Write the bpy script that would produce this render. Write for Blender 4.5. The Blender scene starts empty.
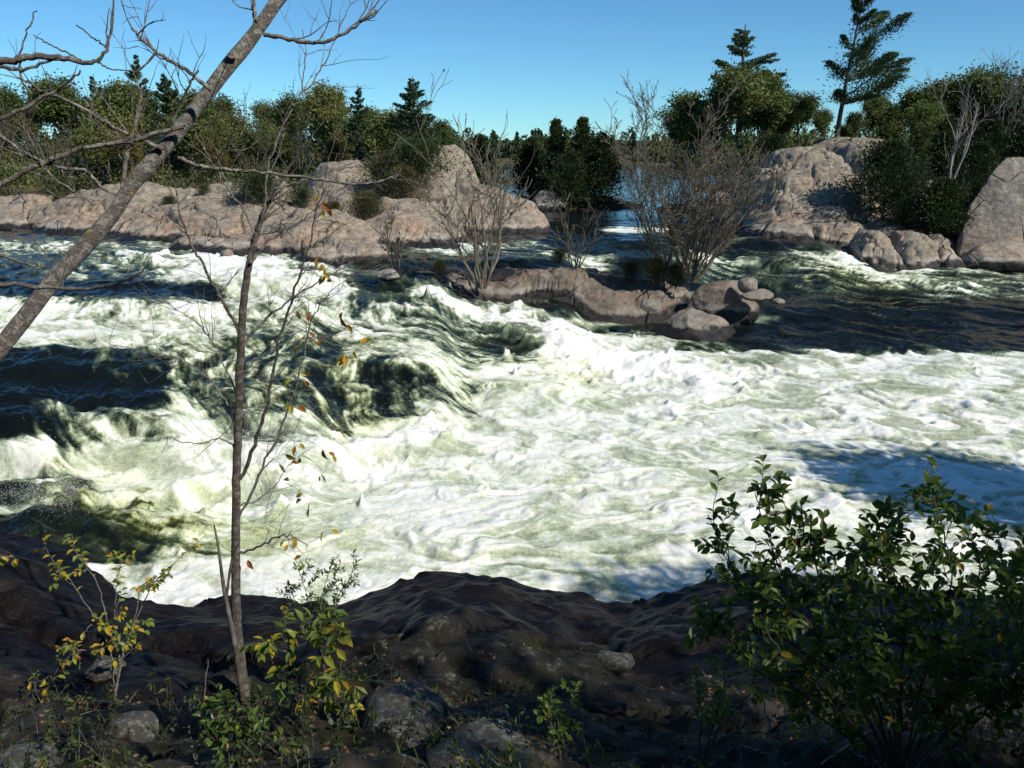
import bpy, math, random
import numpy as np
from math import radians, sin, cos, tan, pi
from mathutils import Vector

# ------------------------------------------------------------------ camera, sky, sun
scene = bpy.context.scene
H, PITCH, FOC = 6.0, radians(15.0), 887.0
cd = bpy.data.cameras.new('camera'); cam = bpy.data.objects.new('camera', cd)
scene.collection.objects.link(cam); scene.camera = cam
cam.location = (0, 0, H); cam.rotation_euler = (radians(90) - PITCH, 0, 0)
cd.sensor_width = 36; cd.lens = 36 * FOC / 1024; cd.clip_start = .05; cd.clip_end = 6000

SUN_EL, SUN_H = radians(40), Vector((0.80, -0.60, 0))          # towards the sun: behind the camera, to its right
S = (SUN_H.normalized() * cos(SUN_EL) + Vector((0, 0, sin(SUN_EL)))).normalized()
sd = bpy.data.lights.new('sun', 'SUN'); sun = bpy.data.objects.new('sun', sd)
scene.collection.objects.link(sun)
sd.energy = 4.9; sd.angle = radians(.5); sd.color = (1, .935, .82)
sun.rotation_euler = S.to_track_quat('Z', 'Y').to_euler()
w = bpy.data.worlds.new('World'); scene.world = w; w.use_nodes = True
wn, wl = w.node_tree.nodes, w.node_tree.links
bg = wn['Background']; bg.inputs[1].default_value = .112
sky = wn.new('ShaderNodeTexSky'); sky.sky_type = 'NISHITA'; sky.sun_disc = False
sky.sun_elevation = SUN_EL; sky.sun_rotation = math.atan2(SUN_H.x, SUN_H.y)
sky.air_density = .75; sky.dust_density = 0; sky.ozone_density = 4; sky.altitude = 200
tn = wn.new('ShaderNodeMix'); tn.data_type = 'RGBA'; tn.blend_type = 'MULTIPLY'; tn.inputs[0].default_value = 1; tn.inputs[7].default_value = (.58, .95, 1.06, 1)   # the clear cyan-blue of the day
wl.new(sky.outputs[0], tn.inputs[6]); wl.new(tn.outputs[2], bg.inputs[0])
scene.view_settings.view_transform = 'Standard'; scene.view_settings.look = 'None'
scene.view_settings.exposure = 0; scene.view_settings.gamma = 1
scene.render.engine = 'CYCLES'
cy = scene.cycles; cy.use_denoising = True; cy.max_bounces = 6; cy.transparent_max_bounces = 8
cy.caustics_reflective = False; cy.caustics_refractive = False

COL = scene.collection
# ------------------------------------------------------------------ survey helpers (picture point -> real point)
def ray(px, py):
    a, b = (px - 512) / FOC, (384 - py) / FOC
    return np.array((a, cos(PITCH) + b * sin(PITCH), -sin(PITCH) + b * cos(PITCH)))
def at_z(px, py, z):
    d = ray(px, py); t = (z - H) / d[2]; return np.array((0, 0, H)) + d * t
def at_y(px, py, Y):
    d = ray(px, py); return np.array((0, 0, H)) + d * (Y / d[1])

# ------------------------------------------------------------------ noise
_rs = np.random.RandomState(7)
def _tile(n, beta, seed, lo=1):
    r = np.random.RandomState(seed)
    fx = np.fft.fftfreq(n)[:, None] * n; fy = np.fft.fftfreq(n)[None, :] * n
    k = np.sqrt(fx**2 + fy**2); k[0, 0] = 1
    a = k ** (-beta); a[k < lo] = 0
    f = np.fft.ifft2(np.fft.fft2(r.randn(n, n)) * a).real
    return (f / f.std()).astype(np.float32)
TN = 1024
TILES = [_tile(TN, 2.2, s, 6) for s in (1, 2, 3, 4)]
ROUGH = [_tile(TN, 1.55, s, 6) for s in (5, 6, 7, 8)]
def smr(i, x, y, scale): return smp(i, x, y, scale, ROUGH)
def smp(i, x, y, scale, tl=None):
    """tile i, features up to about `scale` metres"""
    T = (tl or TILES)[i % 4]; s = TN / (scale * 8.0)
    X = (x * s) % TN; Y = (y * s) % TN
    x0 = X.astype(np.int32); y0 = Y.astype(np.int32); fx = X - x0; fy = Y - y0
    fx = fx * fx * (3 - 2 * fx); fy = fy * fy * (3 - 2 * fy)
    x0 %= TN; y0 %= TN; x1 = (x0 + 1) % TN; y1 = (y0 + 1) % TN
    return T[x0, y0]*(1-fx)*(1-fy) + T[x1, y0]*fx*(1-fy) + T[x0, y1]*(1-fx)*fy + T[x1, y1]*fx*fy
def _h(ix, iy, iz, seed):
    n = (ix * 374761393 + iy * 668265263 + iz * 2147483647 + seed * 1274126177) & 0xffffffff
    n = ((n ^ (n >> 13)) * 1274126177) & 0xffffffff
    return ((n ^ (n >> 16)) & 0xffff) / 65535.0
def vn3(P, scale, seed=0):
    Q = P / scale + 1000.0; I = np.floor(Q).astype(np.int64); F = Q - I; F = F * F * (3 - 2 * F); r = 0
    for dx in (0, 1):
        for dy in (0, 1):
            for dz in (0, 1):
                wgt = (F[:, 0] if dx else 1 - F[:, 0]) * (F[:, 1] if dy else 1 - F[:, 1]) * (F[:, 2] if dz else 1 - F[:, 2])
                r = r + wgt * _h(I[:, 0] + dx, I[:, 1] + dy, I[:, 2] + dz, seed)
    return r * 2 - 1
def fbm3(P, scale, seed=0, octv=4):
    r, a = 0, 1
    for o in range(octv): r = r + a * vn3(P, scale / 2**o, seed + o); a *= .5
    return r
def sst(a, b, x):
    t = np.clip((x - a) / (b - a), 0, 1); return t * t * (3 - 2 * t)
def worley(x, y, seed):
    """F1, F2 and the cell's random number"""
    ix, iy = np.floor(x).astype(np.int64), np.floor(y).astype(np.int64)
    f1 = np.full(x.shape, 9.); f2 = np.full(x.shape, 9.); idn = np.zeros(x.shape)
    for dx in (-1, 0, 1):
        for dy in (-1, 0, 1):
            cx, cy_ = ix + dx, iy + dy
            d = np.hypot(cx + _h(cx, cy_, 0, seed) - x, cy_ + _h(cx, cy_, 1, seed) - y)
            idr = _h(cx, cy_, 2, seed); m = d < f1
            f2 = np.where(m, f1, np.minimum(f2, d)); idn = np.where(m, idr, idn); f1 = np.where(m, d, f1)
    return f1, f2, idn

# ------------------------------------------------------------------ mesh helpers
def build(name, V, faces, mat, parent=None, smooth=True, attrs=None):
    V = np.asarray(V, dtype=np.float32); me = bpy.data.meshes.new(name)
    faces = [np.asarray(f, dtype=np.int32) for f in faces if len(f)]
    me.vertices.add(len(V)); me.vertices.foreach_set('co', V.ravel())
    nl = sum(f.size for f in faces); npoly = sum(len(f) for f in faces)
    me.loops.add(nl); me.polygons.add(npoly)
    me.loops.foreach_set('vertex_index', np.concatenate([f.ravel() for f in faces]))
    tot = np.concatenate([np.full(len(f), f.shape[1], np.int32) for f in faces])
    st = np.concatenate(([0], np.cumsum(tot)[:-1])).astype(np.int32)
    me.polygons.foreach_set('loop_start', st)
    try: me.polygons.foreach_set('loop_total', tot)
    except Exception: pass
    me.update(calc_edges=True)
    me.polygons.foreach_set('use_smooth', np.full(npoly, smooth))
    for k, a in (attrs or {}).items():
        at = me.attributes.new(k, 'FLOAT', 'POINT'); at.data.foreach_set('value', np.asarray(a, dtype=np.float32))
    me.materials.append(mat)
    o = bpy.data.objects.new(name, me); COL.objects.link(o)
    if parent: o.parent = parent
    return o
def tag(o, label=None, cat=None, group=None, kind=None):
    if label: o['label'] = label
    if cat: o['category'] = cat
    if group: o['group'] = group
    if kind: o['kind'] = kind
    return o
def thing(name, loc, label, cat, group=None):
    o = bpy.data.objects.new(name, None); COL.objects.link(o); o.location = tuple(loc); o.empty_display_size = .2
    return tag(o, label, cat, group)
class Geo:
    def __init__(s): s.V, s.Q, s.T, s.n, s.A = [], [], [], 0, []
    def add(s, V, Q=None, T=None, a=0.):
        if Q is not None and len(Q): s.Q.append(np.asarray(Q) + s.n)
        if T is not None and len(T): s.T.append(np.asarray(T) + s.n)
        s.V.append(V); s.n += len(V)
        s.A.append(np.full(len(V), a) if np.isscalar(a) else np.asarray(a))
    def tube(s, P, R, sides=5, a=0.):
        P = np.asarray(P, float); R = np.asarray(R, float); n = len(P)
        T = np.gradient(P, axis=0); T /= np.linalg.norm(T, axis=1)[:, None] + 1e-9
        ref = np.array((.13, .97, .21)) if abs(T[0, 1]) < .8 else np.array((.95, .1, .3))
        B = np.cross(T, ref); B /= np.linalg.norm(B, axis=1)[:, None] + 1e-9; C = np.cross(T, B)
        an = np.arange(sides) * 2 * pi / sides
        V = P[:, None, :] + R[:, None, None] * (np.cos(an)[None, :, None] * B[:, None, :] + np.sin(an)[None, :, None] * C[:, None, :])
        i = np.arange(n - 1)[:, None] * sides; j = np.arange(sides)[None, :]; j2 = (j + 1) % sides
        Q = np.stack([i + j, i + j2, i + sides + j2, i + sides + j], -1).reshape(-1, 4)
        s.add(V.reshape(-1, 3), Q=Q, a=a)
    def blades(s, P, D, L, W, a, rng):
        """flat diamond leaflets: centre P, direction D, length L, width W"""
        n = len(P); D = D / (np.linalg.norm(D, axis=1)[:, None] + 1e-9)
        r = rng.randn(n, 3); B = np.cross(D, r); B /= np.linalg.norm(B, axis=1)[:, None] + 1e-9
        L = np.broadcast_to(L, n)[:, None]; W = np.broadcast_to(W, n)[:, None]
        V = np.stack([P - D*L*.5, P + B*W*.5 - D*L*.05, P + D*L*.5, P - B*W*.5 - D*L*.05], 1).reshape(-1, 3)
        k = np.arange(n)[:, None] * 4 + np.arange(4)[None, :]
        s.add(V, Q=k, a=np.repeat(a, 4))
    def leaves(s, P, D, N, L, a, rng, wid=.5):
        """real leaf shape, folded on the midrib; P = stalk end"""
        n = len(P); D = D / (np.linalg.norm(D, axis=1)[:, None] + 1e-9)
        B = np.cross(D, N); B /= np.linalg.norm(B, axis=1)[:, None] + 1e-9; U = np.cross(B, D)
        L = np.broadcast_to(L, n)[:, None]; f = .22 + .15 * rng.rand(n)[:, None]; cu = rng.uniform(-.05, .3, n)[:, None]
        def pt(t, wv, up): return P + D*L*t + B*L*wid*wv + U*L*(up*f*abs(wv)*wid*2 - cu*t*t)
        V = np.stack([pt(0, 0, 0), pt(.25, .38, 1), pt(.55, .5, 1), pt(.82, .24, 1), pt(1, 0, 0), pt(.82, -.24, 1), pt(.55, -.5, 1), pt(.25, -.38, 1), pt(.3, 0, 0), pt(.6, 0, 0)], 1).reshape(-1, 3)
        b = np.arange(n)[:, None] * 10
        q = [(0, 1, 2, 8), (8, 2, 3, 9), (0, 8, 6, 7), (8, 9, 5, 6)]; t = [(9, 3, 4), (9, 4, 5)]
        s.add(V, Q=np.concatenate([b + np.array(x)[None] for x in q]), T=np.concatenate([b + np.array(x)[None] for x in t]), a=np.repeat(a, 10))
    def build(s, name, mat, parent=None, smooth=True, origin=(0, 0, 0)):
        V = np.concatenate(s.V) - np.asarray(origin)
        F = ([np.concatenate(s.Q)] if s.Q else []) + ([np.concatenate(s.T)] if s.T else [])
        return build(name, V, F, mat, parent, smooth, {'var': np.concatenate(s.A)})

def spline(pts, n):
    P = np.asarray(pts, float); m = len(P)
    if m == 2: return P[0] + (P[1] - P[0]) * np.linspace(0, 1, n)[:, None]
    Q = np.vstack([2*P[0]-P[1], P, 2*P[-1]-P[-2]]); t = np.linspace(0, m - 1 - 1e-6, n); i = t.astype(int); f = (t - i)[:, None]
    a, b, c, d = Q[i], Q[i+1], Q[i+2], Q[i+3]
    return .5*((2*b) + (-a+c)*f + (2*a-5*b+4*c-d)*f**2 + (-a+3*b-3*c+d)*f**3)

# ------------------------------------------------------------------ materials
class NT:
    def __init__(s, name):
        s.m = bpy.data.materials.new(name); s.m.use_nodes = True; s.t = s.m.node_tree; s.b = s.t.nodes['Principled BSDF']; s.out = s.t.nodes['Material Output']
    def n(s, ty, **k):
        x = s.t.nodes.new(ty)
        for a, v in k.items(): setattr(x, a, v)
        return x
    def l(s, a, b): s.t.links.new(a, b)
    def attr(s, name): x = s.n('ShaderNodeAttribute'); x.attribute_name = name; return x.outputs['Fac']
    def noise(s, scale, det=5, rough=.55, vec=None, dist=0):
        x = s.n('ShaderNodeTexNoise'); x.inputs['Scale'].default_value = scale; x.inputs['Detail'].default_value = det
        x.inputs['Roughness'].default_value = rough; x.inputs['Distortion'].default_value = dist
        s.l(vec if vec is not None else s.pos(), x.inputs['Vector']); return x.outputs['Fac']
    def pos(s):
        if not hasattr(s, '_p'): s._g = s.n('ShaderNodeNewGeometry'); s._p = s._g.outputs['Position']
        return s._p
    def ramp(s, fac, stops, interp='LINEAR'):
        x = s.n('ShaderNodeValToRGB'); e = x.color_ramp.elements; x.color_ramp.interpolation = interp
        while len(e) < len(stops): e.new(.5)
        for el, (p, c) in zip(e, stops): el.position = p; el.color = tuple(c) + (1,) if len(c) == 3 else c
        s.l(fac, x.inputs[0]); return x.outputs[0]
    def math(s, op, a, b=None, c=None, clamp=False):
        x = s.n('ShaderNodeMath', operation=op, use_clamp=clamp)
        for i, v in enumerate((a, b, c)):
            if v is None: continue
            if isinstance(v, (int, float)): x.inputs[i].default_value = v
            else: s.l(v, x.inputs[i])
        return x.outputs[0]
    def mapr(s, v, a, b, c=0, d=1):
        x = s.n('ShaderNodeMapRange'); s.l(v, x.inputs[0])
        for i, q in enumerate((a, b, c, d)): x.inputs[i+1].default_value = q
        return x.outputs[0]
    def mix(s, f, a, b):
        x = s.n('ShaderNodeMix', data_type='RGBA')
        if isinstance(f, (int, float)): x.inputs[0].default_value = f
        else: s.l(f, x.inputs[0])
        for i, v in ((6, a), (7, b)):
            if isinstance(v, tuple): x.inputs[i].default_value = v + (1,)
            else: s.l(v, x.inputs[i])
        return x.outputs[2]
    def sepz(s):
        x = s.n('ShaderNodeSeparateXYZ'); s.l(s.pos(), x.inputs[0]); return x.outputs[2]
    def bump(s, h, strength, dist):
        x = s.n('ShaderNodeBump'); x.inputs['Strength'].default_value = strength; x.inputs['Distance'].default_value = dist
        s.l(h, x.inputs['Height']); s.l(x.outputs[0], s.b.inputs['Normal']); return x
    def set(s, **k):
        for a, v in k.items():
            i = s.b.inputs[a.replace('_', ' ')]
            if isinstance(v, (int, float)): i.default_value = v
            elif isinstance(v, tuple): i.default_value = v + (1,)
            else: s.l(v, i)
        return s.m

def granite(name, pink=(.38, .235, .19), grey=(.235, .225, .20), wet=1.0, dark=.5, lichen=.5, white=0.):
    """Shield granite: pink where scoured near the river, grey and lichened higher up; wet band just over the water (attribute 'wl')."""
    t = NT(name); p = t.pos()
    big = t.noise(.35, 4); mid = t.noise(1.3, 8, .72); fine = t.noise(5, 8, .78); sp = t.noise(25, 4)
    wl = t.attr('wl')                                        # metres above the local water
    up = t.mapr(t.math('ADD', wl, t.mapr(big, .3, .7, -1.2, 1.2)), .4, 2.2)
    pk = t.mix(t.mapr(t.noise(.8, 5, .6, dist=.4), .4, .6), pink, tuple(v * .45 + .16 for v in grey)); c = t.mix(up, pk, grey)
    c = t.mix(t.mapr(mid, .35, .75, 0, .8), c, tuple(min(1, v * 1.35) for v in grey))
    c = t.mix(t.mapr(t.noise(3.2, 5, .7, dist=.6), .56, .72, 0, lichen), c, (.30, .31, .26))
    c = t.mix(t.mapr(t.noise(.9, 7, .75, dist=1.2), .56, .68, 0, dark), c, (.045, .04, .036))
    c = t.mix(t.mapr(fine, .42, .66, .0, .75), c, (.13, .10, .085))
    sm = t.n('ShaderNodeMapping'); sm.inputs['Scale'].default_value = (1, 1, 2.6); sm.inputs['Rotation'].default_value = (.15, .1, .3); t.l(p, sm.inputs[0])
    c = t.mix(t.mapr(t.noise(2.3, 9, .8, vec=sm.outputs[0], dist=.3), .46, .60, 0, .62), c, (.10, .083, .066))
    c = t.mix(t.mapr(t.noise(3.7, 6, .75), .58, .66, 0, .5), c, (.42, .37, .31))
    c = t.mix(t.mapr(sp, .55, .75, 0, .25), c, (.5, .46, .42))
    f1 = t.n('ShaderNodeTexVoronoi', feature='DISTANCE_TO_EDGE'); f1.inputs['Scale'].default_value = .42
    mp = t.n('ShaderNodeVectorMath', operation='ADD'); t.l(p, mp.inputs[0])
    nn = t.n('ShaderNodeTexNoise'); nn.inputs['Scale'].default_value = .35; t.l(p, nn.inputs['Vector']); t.l(nn.outputs['Color'], mp.inputs[1]); t.l(mp.outputs[0], f1.inputs['Vector'])
    crack = t.math('MULTIPLY', t.mapr(f1.outputs['Distance'], 0, .016, 1, 0), t.mapr(t.noise(.5, 3), .45, .6))
    c = t.mix(t.math('MULTIPLY', crack, .8), c, (.03, .027, .024))
    if white:                                                # pale mineral line above the wet band
        wb = t.math('ADD', wl, t.mapr(mid, .3, .7, -.06, .06))
        wv = t.math('MULTIPLY', t.mapr(wb, .24, .29), t.mapr(wb, .40, .47, 1, 0))
        c = t.mix(t.math('MULTIPLY', t.math('MULTIPLY', wv, white), t.mapr(big, .42, .55)), c, (.5, .47, .42))
    wv = t.math('ADD', wl, t.mapr(t.noise(2.5, 4), .3, .7, -.12, .12))
    wetm = t.mapr(wv, .20, .30, wet, 0)
    c = t.mix(wetm, c, (.022, .02, .018))
    t.set(Base_Color=c, Roughness=t.mapr(wetm, 0, 1, .85, .3)); t.b.inputs['Specular IOR Level'].default_value = .35
    hh = t.math('ADD', t.math('MULTIPLY', mid, .7), t.math('ADD', t.math('MULTIPLY', fine, .22), t.math('MULTIPLY', crack, -.5)))
    t.bump(hh, .9, .22); return t.m

M = {}
M['granite'] = granite('granite', pink=(.50, .315, .205), grey=(.335, .295, .225), white=.45, dark=.75)
M['granite_grey'] = granite('granite_grey', pink=(.20, .135, .09), grey=(.19, .155, .115), white=.3, dark=.8)
M['granite_big'] = granite('granite_big', pink=(.36, .265, .20), grey=(.30, .275, .225), white=.3, dark=.6)
M['granite_red'] = granite('granite_red', pink=(.30, .15, .11), grey=(.26, .17, .14), dark=.6, white=.4)
M['boulder'] = granite('boulder_granite', pink=(.33, .27, .21), grey=(.28, .25, .205), dark=.3, wet=1.0, white=.5)
def near_rock():  # wet rock whose colours are darkened further in place of bank shade
    t = NT('wet_shaded_ledge_rock'); z = t.sepz(); n1 = t.noise(.7, 6, .6, dist=.5); n2 = t.noise(3, 7, .7); n3 = t.noise(22, 5, .7)
    wet_shade = t.mix(t.mapr(n1, .4, .65), (.003, .0035, .0055), (.011, .0055, .0045))
    wet_shade = t.mix(t.mapr(n3, .5, .8, 0, .5), wet_shade, (.03, .024, .02))
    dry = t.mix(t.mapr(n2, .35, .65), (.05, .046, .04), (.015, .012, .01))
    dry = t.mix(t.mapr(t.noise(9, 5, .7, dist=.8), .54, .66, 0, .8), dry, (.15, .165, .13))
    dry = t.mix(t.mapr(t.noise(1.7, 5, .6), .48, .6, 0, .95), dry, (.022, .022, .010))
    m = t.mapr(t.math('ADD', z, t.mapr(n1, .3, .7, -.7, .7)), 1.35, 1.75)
    t.set(Base_Color=t.mix(m, wet_shade, dry), Roughness=t.math('ADD', t.mapr(m, 0, 1, .42, .85), t.mapr(n2, .3, .7, 0, .15)))
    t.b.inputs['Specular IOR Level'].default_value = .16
    mp = t.n('ShaderNodeMapping'); mp.inputs['Scale'].default_value = (1, 3.2, 2); mp.inputs['Rotation'].default_value = (0, 0, -.35); t.l(t.pos(), mp.inputs[0])
    rip = t.noise(4, 6, .6, vec=mp.outputs[0], dist=.7)
    t.bump(t.math('ADD', t.math('MULTIPLY', rip, .8), t.math('MULTIPLY', n3, .18)), .7, .09); return t.m
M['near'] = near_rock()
def water_mat():
    t = NT('river_water')
    foam = t.attr('foam'); tint = t.attr('tint')
    mp = t.n('ShaderNodeMapping'); mp.inputs['Rotation'].default_value = (0, 0, .25); mp.inputs['Scale'].default_value = (.8, 1.5, 1); t.l(t.pos(), mp.inputs[0])
    nf = t.noise(9, 8, .68, vec=mp.outputs[0], dist=.5); nf2 = t.noise(48, 5, .75)
    edge = t.math('MULTIPLY', foam, t.math('SUBTRACT', 1.04, foam)); amp = t.math('MULTIPLY', edge, 2.2)
    d = t.math('ADD', t.math('SUBTRACT', nf, .5), t.math('MULTIPLY', t.math('SUBTRACT', nf2, .5), 1.7))
    f = t.math('ADD', foam, t.math('MULTIPLY', d, amp), clamp=True)
    c0 = t.ramp(f, [(0, (.005, .008, .009)), (.10, (.016, .025, .019)), (.26, (.050, .070, .050)), (.46, (.15, .19, .13)), (.68, (.38, .43, .31)), (.84, (.62, .66, .56)), (.94, (.80, .82, .77)), (1, (.87, .88, .86))])
    c1 = t.ramp(f, [(0, (.010, .016, .009)), (.2, (.036, .046, .016)), (.4, (.12, .14, .05)), (.6, (.36, .40, .20)), (.8, (.60, .64, .42)), (1, (.82, .85, .66))])
    col = t.mix(tint, c0, c1)
    t.set(Base_Color=col, Roughness=t.mapr(f, .1, .6, .09, .75), IOR=1.33)
    h = t.math('ADD', t.math('MULTIPLY', nf, .6), t.math('MULTIPLY', nf2, .12))
    t.b.inputs['Subsurface Radius'].default_value = (.5, .55, .45); t.b.inputs['Subsurface Scale'].default_value = .30; t.l(t.mapr(f, .45, .8, 0, .7), t.b.inputs['Subsurface Weight']); bs = t.bump(h, .5, .02); t.l(t.mapr(f, 0, .8, .22, .32), bs.inputs['Strength']); t.b.inputs['Specular IOR Level'].default_value = .15
    return t.m
M['water'] = water_mat()
def bark(name, a, b, lich=(.42, .43, .38), amt=.6, sc=30, yellow=0.):
    t = NT(name); n = t.noise(sc, 6, .7); k = t.noise(sc * .35, 5, .65, dist=.6); g = t.attr('var')
    c = t.mix(t.mapr(n, .3, .7), a, b); c = t.mix(t.mapr(k, .47, .6, 0, amt), c, lich)
    if yellow: c = t.mix(t.mapr(t.noise(sc * .25, 3), .66, .72, 0, yellow), c, (.45, .33, .03))
    t.set(Base_Color=c, Roughness=.85); t.bump(n, .9, .02); return t.m
M['bark_lichen'] = bark('lichened_bark', (.11, .097, .085), (.22, .195, .17), (.40, .40, .37), .95, 95, .8)
M['bark_twig'] = bark('twig_bark', (.11, .095, .085), (.19, .17, .15), amt=.6, sc=110)
M['bark_sapling'] = bark('sapling_bark', (.04, .033, .028), (.095, .08, .068), (.3, .29, .26), amt=.5, sc=70)
M['bark_dark'] = bark('dark_bark', (.035, .028, .022), (.08, .062, .05), amt=.25, sc=9)
M['bark_pale'] = bark('bleached_wood', (.20, .18, .16), (.33, .30, .27), (.36, .34, .31), .5, 8)
M['bark_grey'] = bark('grey_shrub_bark', (.085, .07, .052), (.16, .135, .10), (.27, .25, .21), .4, 12)
def foliage(name, stops, trans=.3, rough=.6):
    t = NT(name); oi = t.n('ShaderNodeObjectInfo'); v = t.attr('var')
    f = t.math('ADD', v, t.mapr(oi.outputs['Random'], 0, 1, -.16, .2), clamp=True)
    c = t.ramp(f, stops)
    t.set(Base_Color=c, Roughness=rough); t.b.inputs['Specular IOR Level'].default_value = .3
    tr = t.n('ShaderNodeBsdfTranslucent'); t.l(t.mix(.35, c, (.10, .16, .01)), tr.inputs[0])
    mx = t.n('ShaderNodeMixShader'); mx.inputs[0].default_value = trans
    t.l(t.b.outputs[0], mx.inputs[1]); t.l(tr.outputs[0], mx.inputs[2]); t.l(mx.outputs[0], t.out.inputs[0]); return t.m
M['pine'] = foliage('pine_needles', [(0, (.022, .042, .018)), (.5, (.045, .078, .032)), (1, (.10, .14, .05))], .15)
M['cedar'] = foliage('juniper_needles', [(0, (.016, .028, .010)), (.5, (.034, .054, .018)), (1, (.085, .095, .030))], .12)
M['broad'] = foliage('oak_leaves', [(0, (.042, .064, .020)), (.4, (.095, .13, .036)), (.75, (.19, .20, .065)), (.93, (.24, .19, .06)), (1, (.24, .12, .03))], .3)
M['mixed'] = foliage('turning_leaves', [(0, (.05, .07, .02)), (.4, (.11, .11, .03)), (.7, (.19, .12, .035)), (1, (.22, .07, .03))], .3)
M['shrub'] = foliage('heath_leaves', [(0, (.03, .045, .015)), (.5, (.07, .08, .03)), (.8, (.13, .09, .04)), (1, (.22, .08, .04))], .2)
M['leaf_green'] = foliage('glossy_green_leaves', [(0, (.045, .08, .02)), (.5, (.12, .20, .04)), (.86, (.16, .24, .05)), (.93, (.5, .36, .03)), (1, (.42, .2, .03))], .42, .35)
M['leaf_autumn'] = foliage('autumn_leaves', [(0, (.06, .12, .02)), (.4, (.2, .27, .05)), (.65, (.5, .42, .05)), (.85, (.6, .3, .03)), (1, (.38, .12, .03))], .45, .45)
M['dry_twigs'] = foliage('dry_leaves', [(0, (.12, .08, .045)), (1, (.25, .13, .06))], .1)
t = NT('spray'); t.set(Base_Color=(.92, .93, .92), Roughness=.6); M['spray'] = t.m
t = NT('soil'); t.set(Base_Color=t.mix(t.mapr(t.noise(.6, 6), .35, .65), (.05, .04, .02), (.09, .085, .035)), Roughness=.95); t.bump(t.noise(5, 6), .6, .2); M['soil'] = t.m

# ------------------------------------------------------------------ water levels (survey charts in metres)
ZC = [0, 128, 256, 384, 512, 640, 768, 896, 1024]
ZR = [(205, [2.0]*9), (222, [2.0]*9),
 (238, [2.0, 2.0, 2.0, 2.0, 2.0, 2.0, 1.85, 1.7, 1.6]),
 (255, [1.95, 1.95, 1.95, 1.9, 1.85, 1.65, 1.4, 1.2, 1.1]),
 (275, [1.75, 1.75, 1.8, 1.75, 1.5, 1.05, .8, .7, .7]),
 (300, [1.6, 1.6, 1.6, 1.4, .9, .5, .35, .3, .3]),
 (330, [1.5, 1.5, 1.4, 1.1, .6, .25, .15, .1, .1]),
 (355, [1.4, 1.35, 1.2, .9, .4, .1, .05, .05, .05]),
 (385, [1.25, 1.2, 1.0, .6, .2, 0, 0, 0, 0]),
 (410, [1.1, 1.05, .8, .35, .05, 0, 0, 0, 0]),
 (440, [.75, .6, .4, .1, 0, 0, 0, 0, 0]),
 (480, [.2, .1, .05, 0, 0, 0, 0, 0, 0]),
 (520, [.15, .1, 0, 0, 0, 0, 0, 0, 0]), (570, [0.]*9), (640, [0.]*9)]
def chart_xy(x, y): return x / y * FOC, FOC * H / y          # bearing and nearness: the metric the survey is read in
zp = np.array([list(at_z(px, py, z)) for py, row in ZR for px, z in zip(ZC, row)])
def shepard(P, val, x, y, power=3.0, k=1.0):
    cx, cy_ = chart_xy(P[:, 0], P[:, 1]); qx, qy = chart_xy(x.ravel(), y.ravel()); out = np.empty(len(qx))
    for s0 in range(0, len(qx), 60000):
        sl = slice(s0, s0 + 60000)
        d2 = ((qx[sl, None] - cx[None]) * .45)**2 + ((qy[sl, None] - cy_[None]) * 1.6 * k)**2 + 4
        wg = d2 ** (-power); out[sl] = (wg * val[None]).sum(1) / wg.sum(1)
    return out.reshape(x.shape)
class Chart:
    """scattered readings resampled once onto a fine chart, then looked up"""
    def __init__(s, P, val, power, k=1.0):
        s.gx = np.linspace(-800, 800, 260); s.gy = np.linspace(FOC * H / 420, FOC * H / 7.0, 420)
        GX, GY = np.meshgrid(s.gx, s.gy); Y = FOC * H / GY; X = GX / FOC * Y
        s.g = shepard(P, val, X, Y, power, k)
    def __call__(s, x, y):
        cx, cy_ = chart_xy(x, y)
        i = np.clip((cx - s.gx[0]) / (s.gx[1] - s.gx[0]), 0, len(s.gx) - 1.001); j = np.clip((cy_ - s.gy[0]) / (s.gy[1] - s.gy[0]), 0, len(s.gy) - 1.001)
        a = i.astype(int); b = j.astype(int); f = i - a; h = j - b
        return s.g[b, a]*(1-f)*(1-h) + s.g[b, a+1]*f*(1-h) + s.g[b+1, a]*(1-f)*h + s.g[b+1, a+1]*f*h
zc_ = Chart(zp, zp[:, 2], 2.6)
def wlevel(x, y):
    x = np.asarray(x, float); y = np.maximum(np.asarray(y, float), 7.)
    return np.where(y > 62, 2.0, zc_(x, y))

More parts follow.
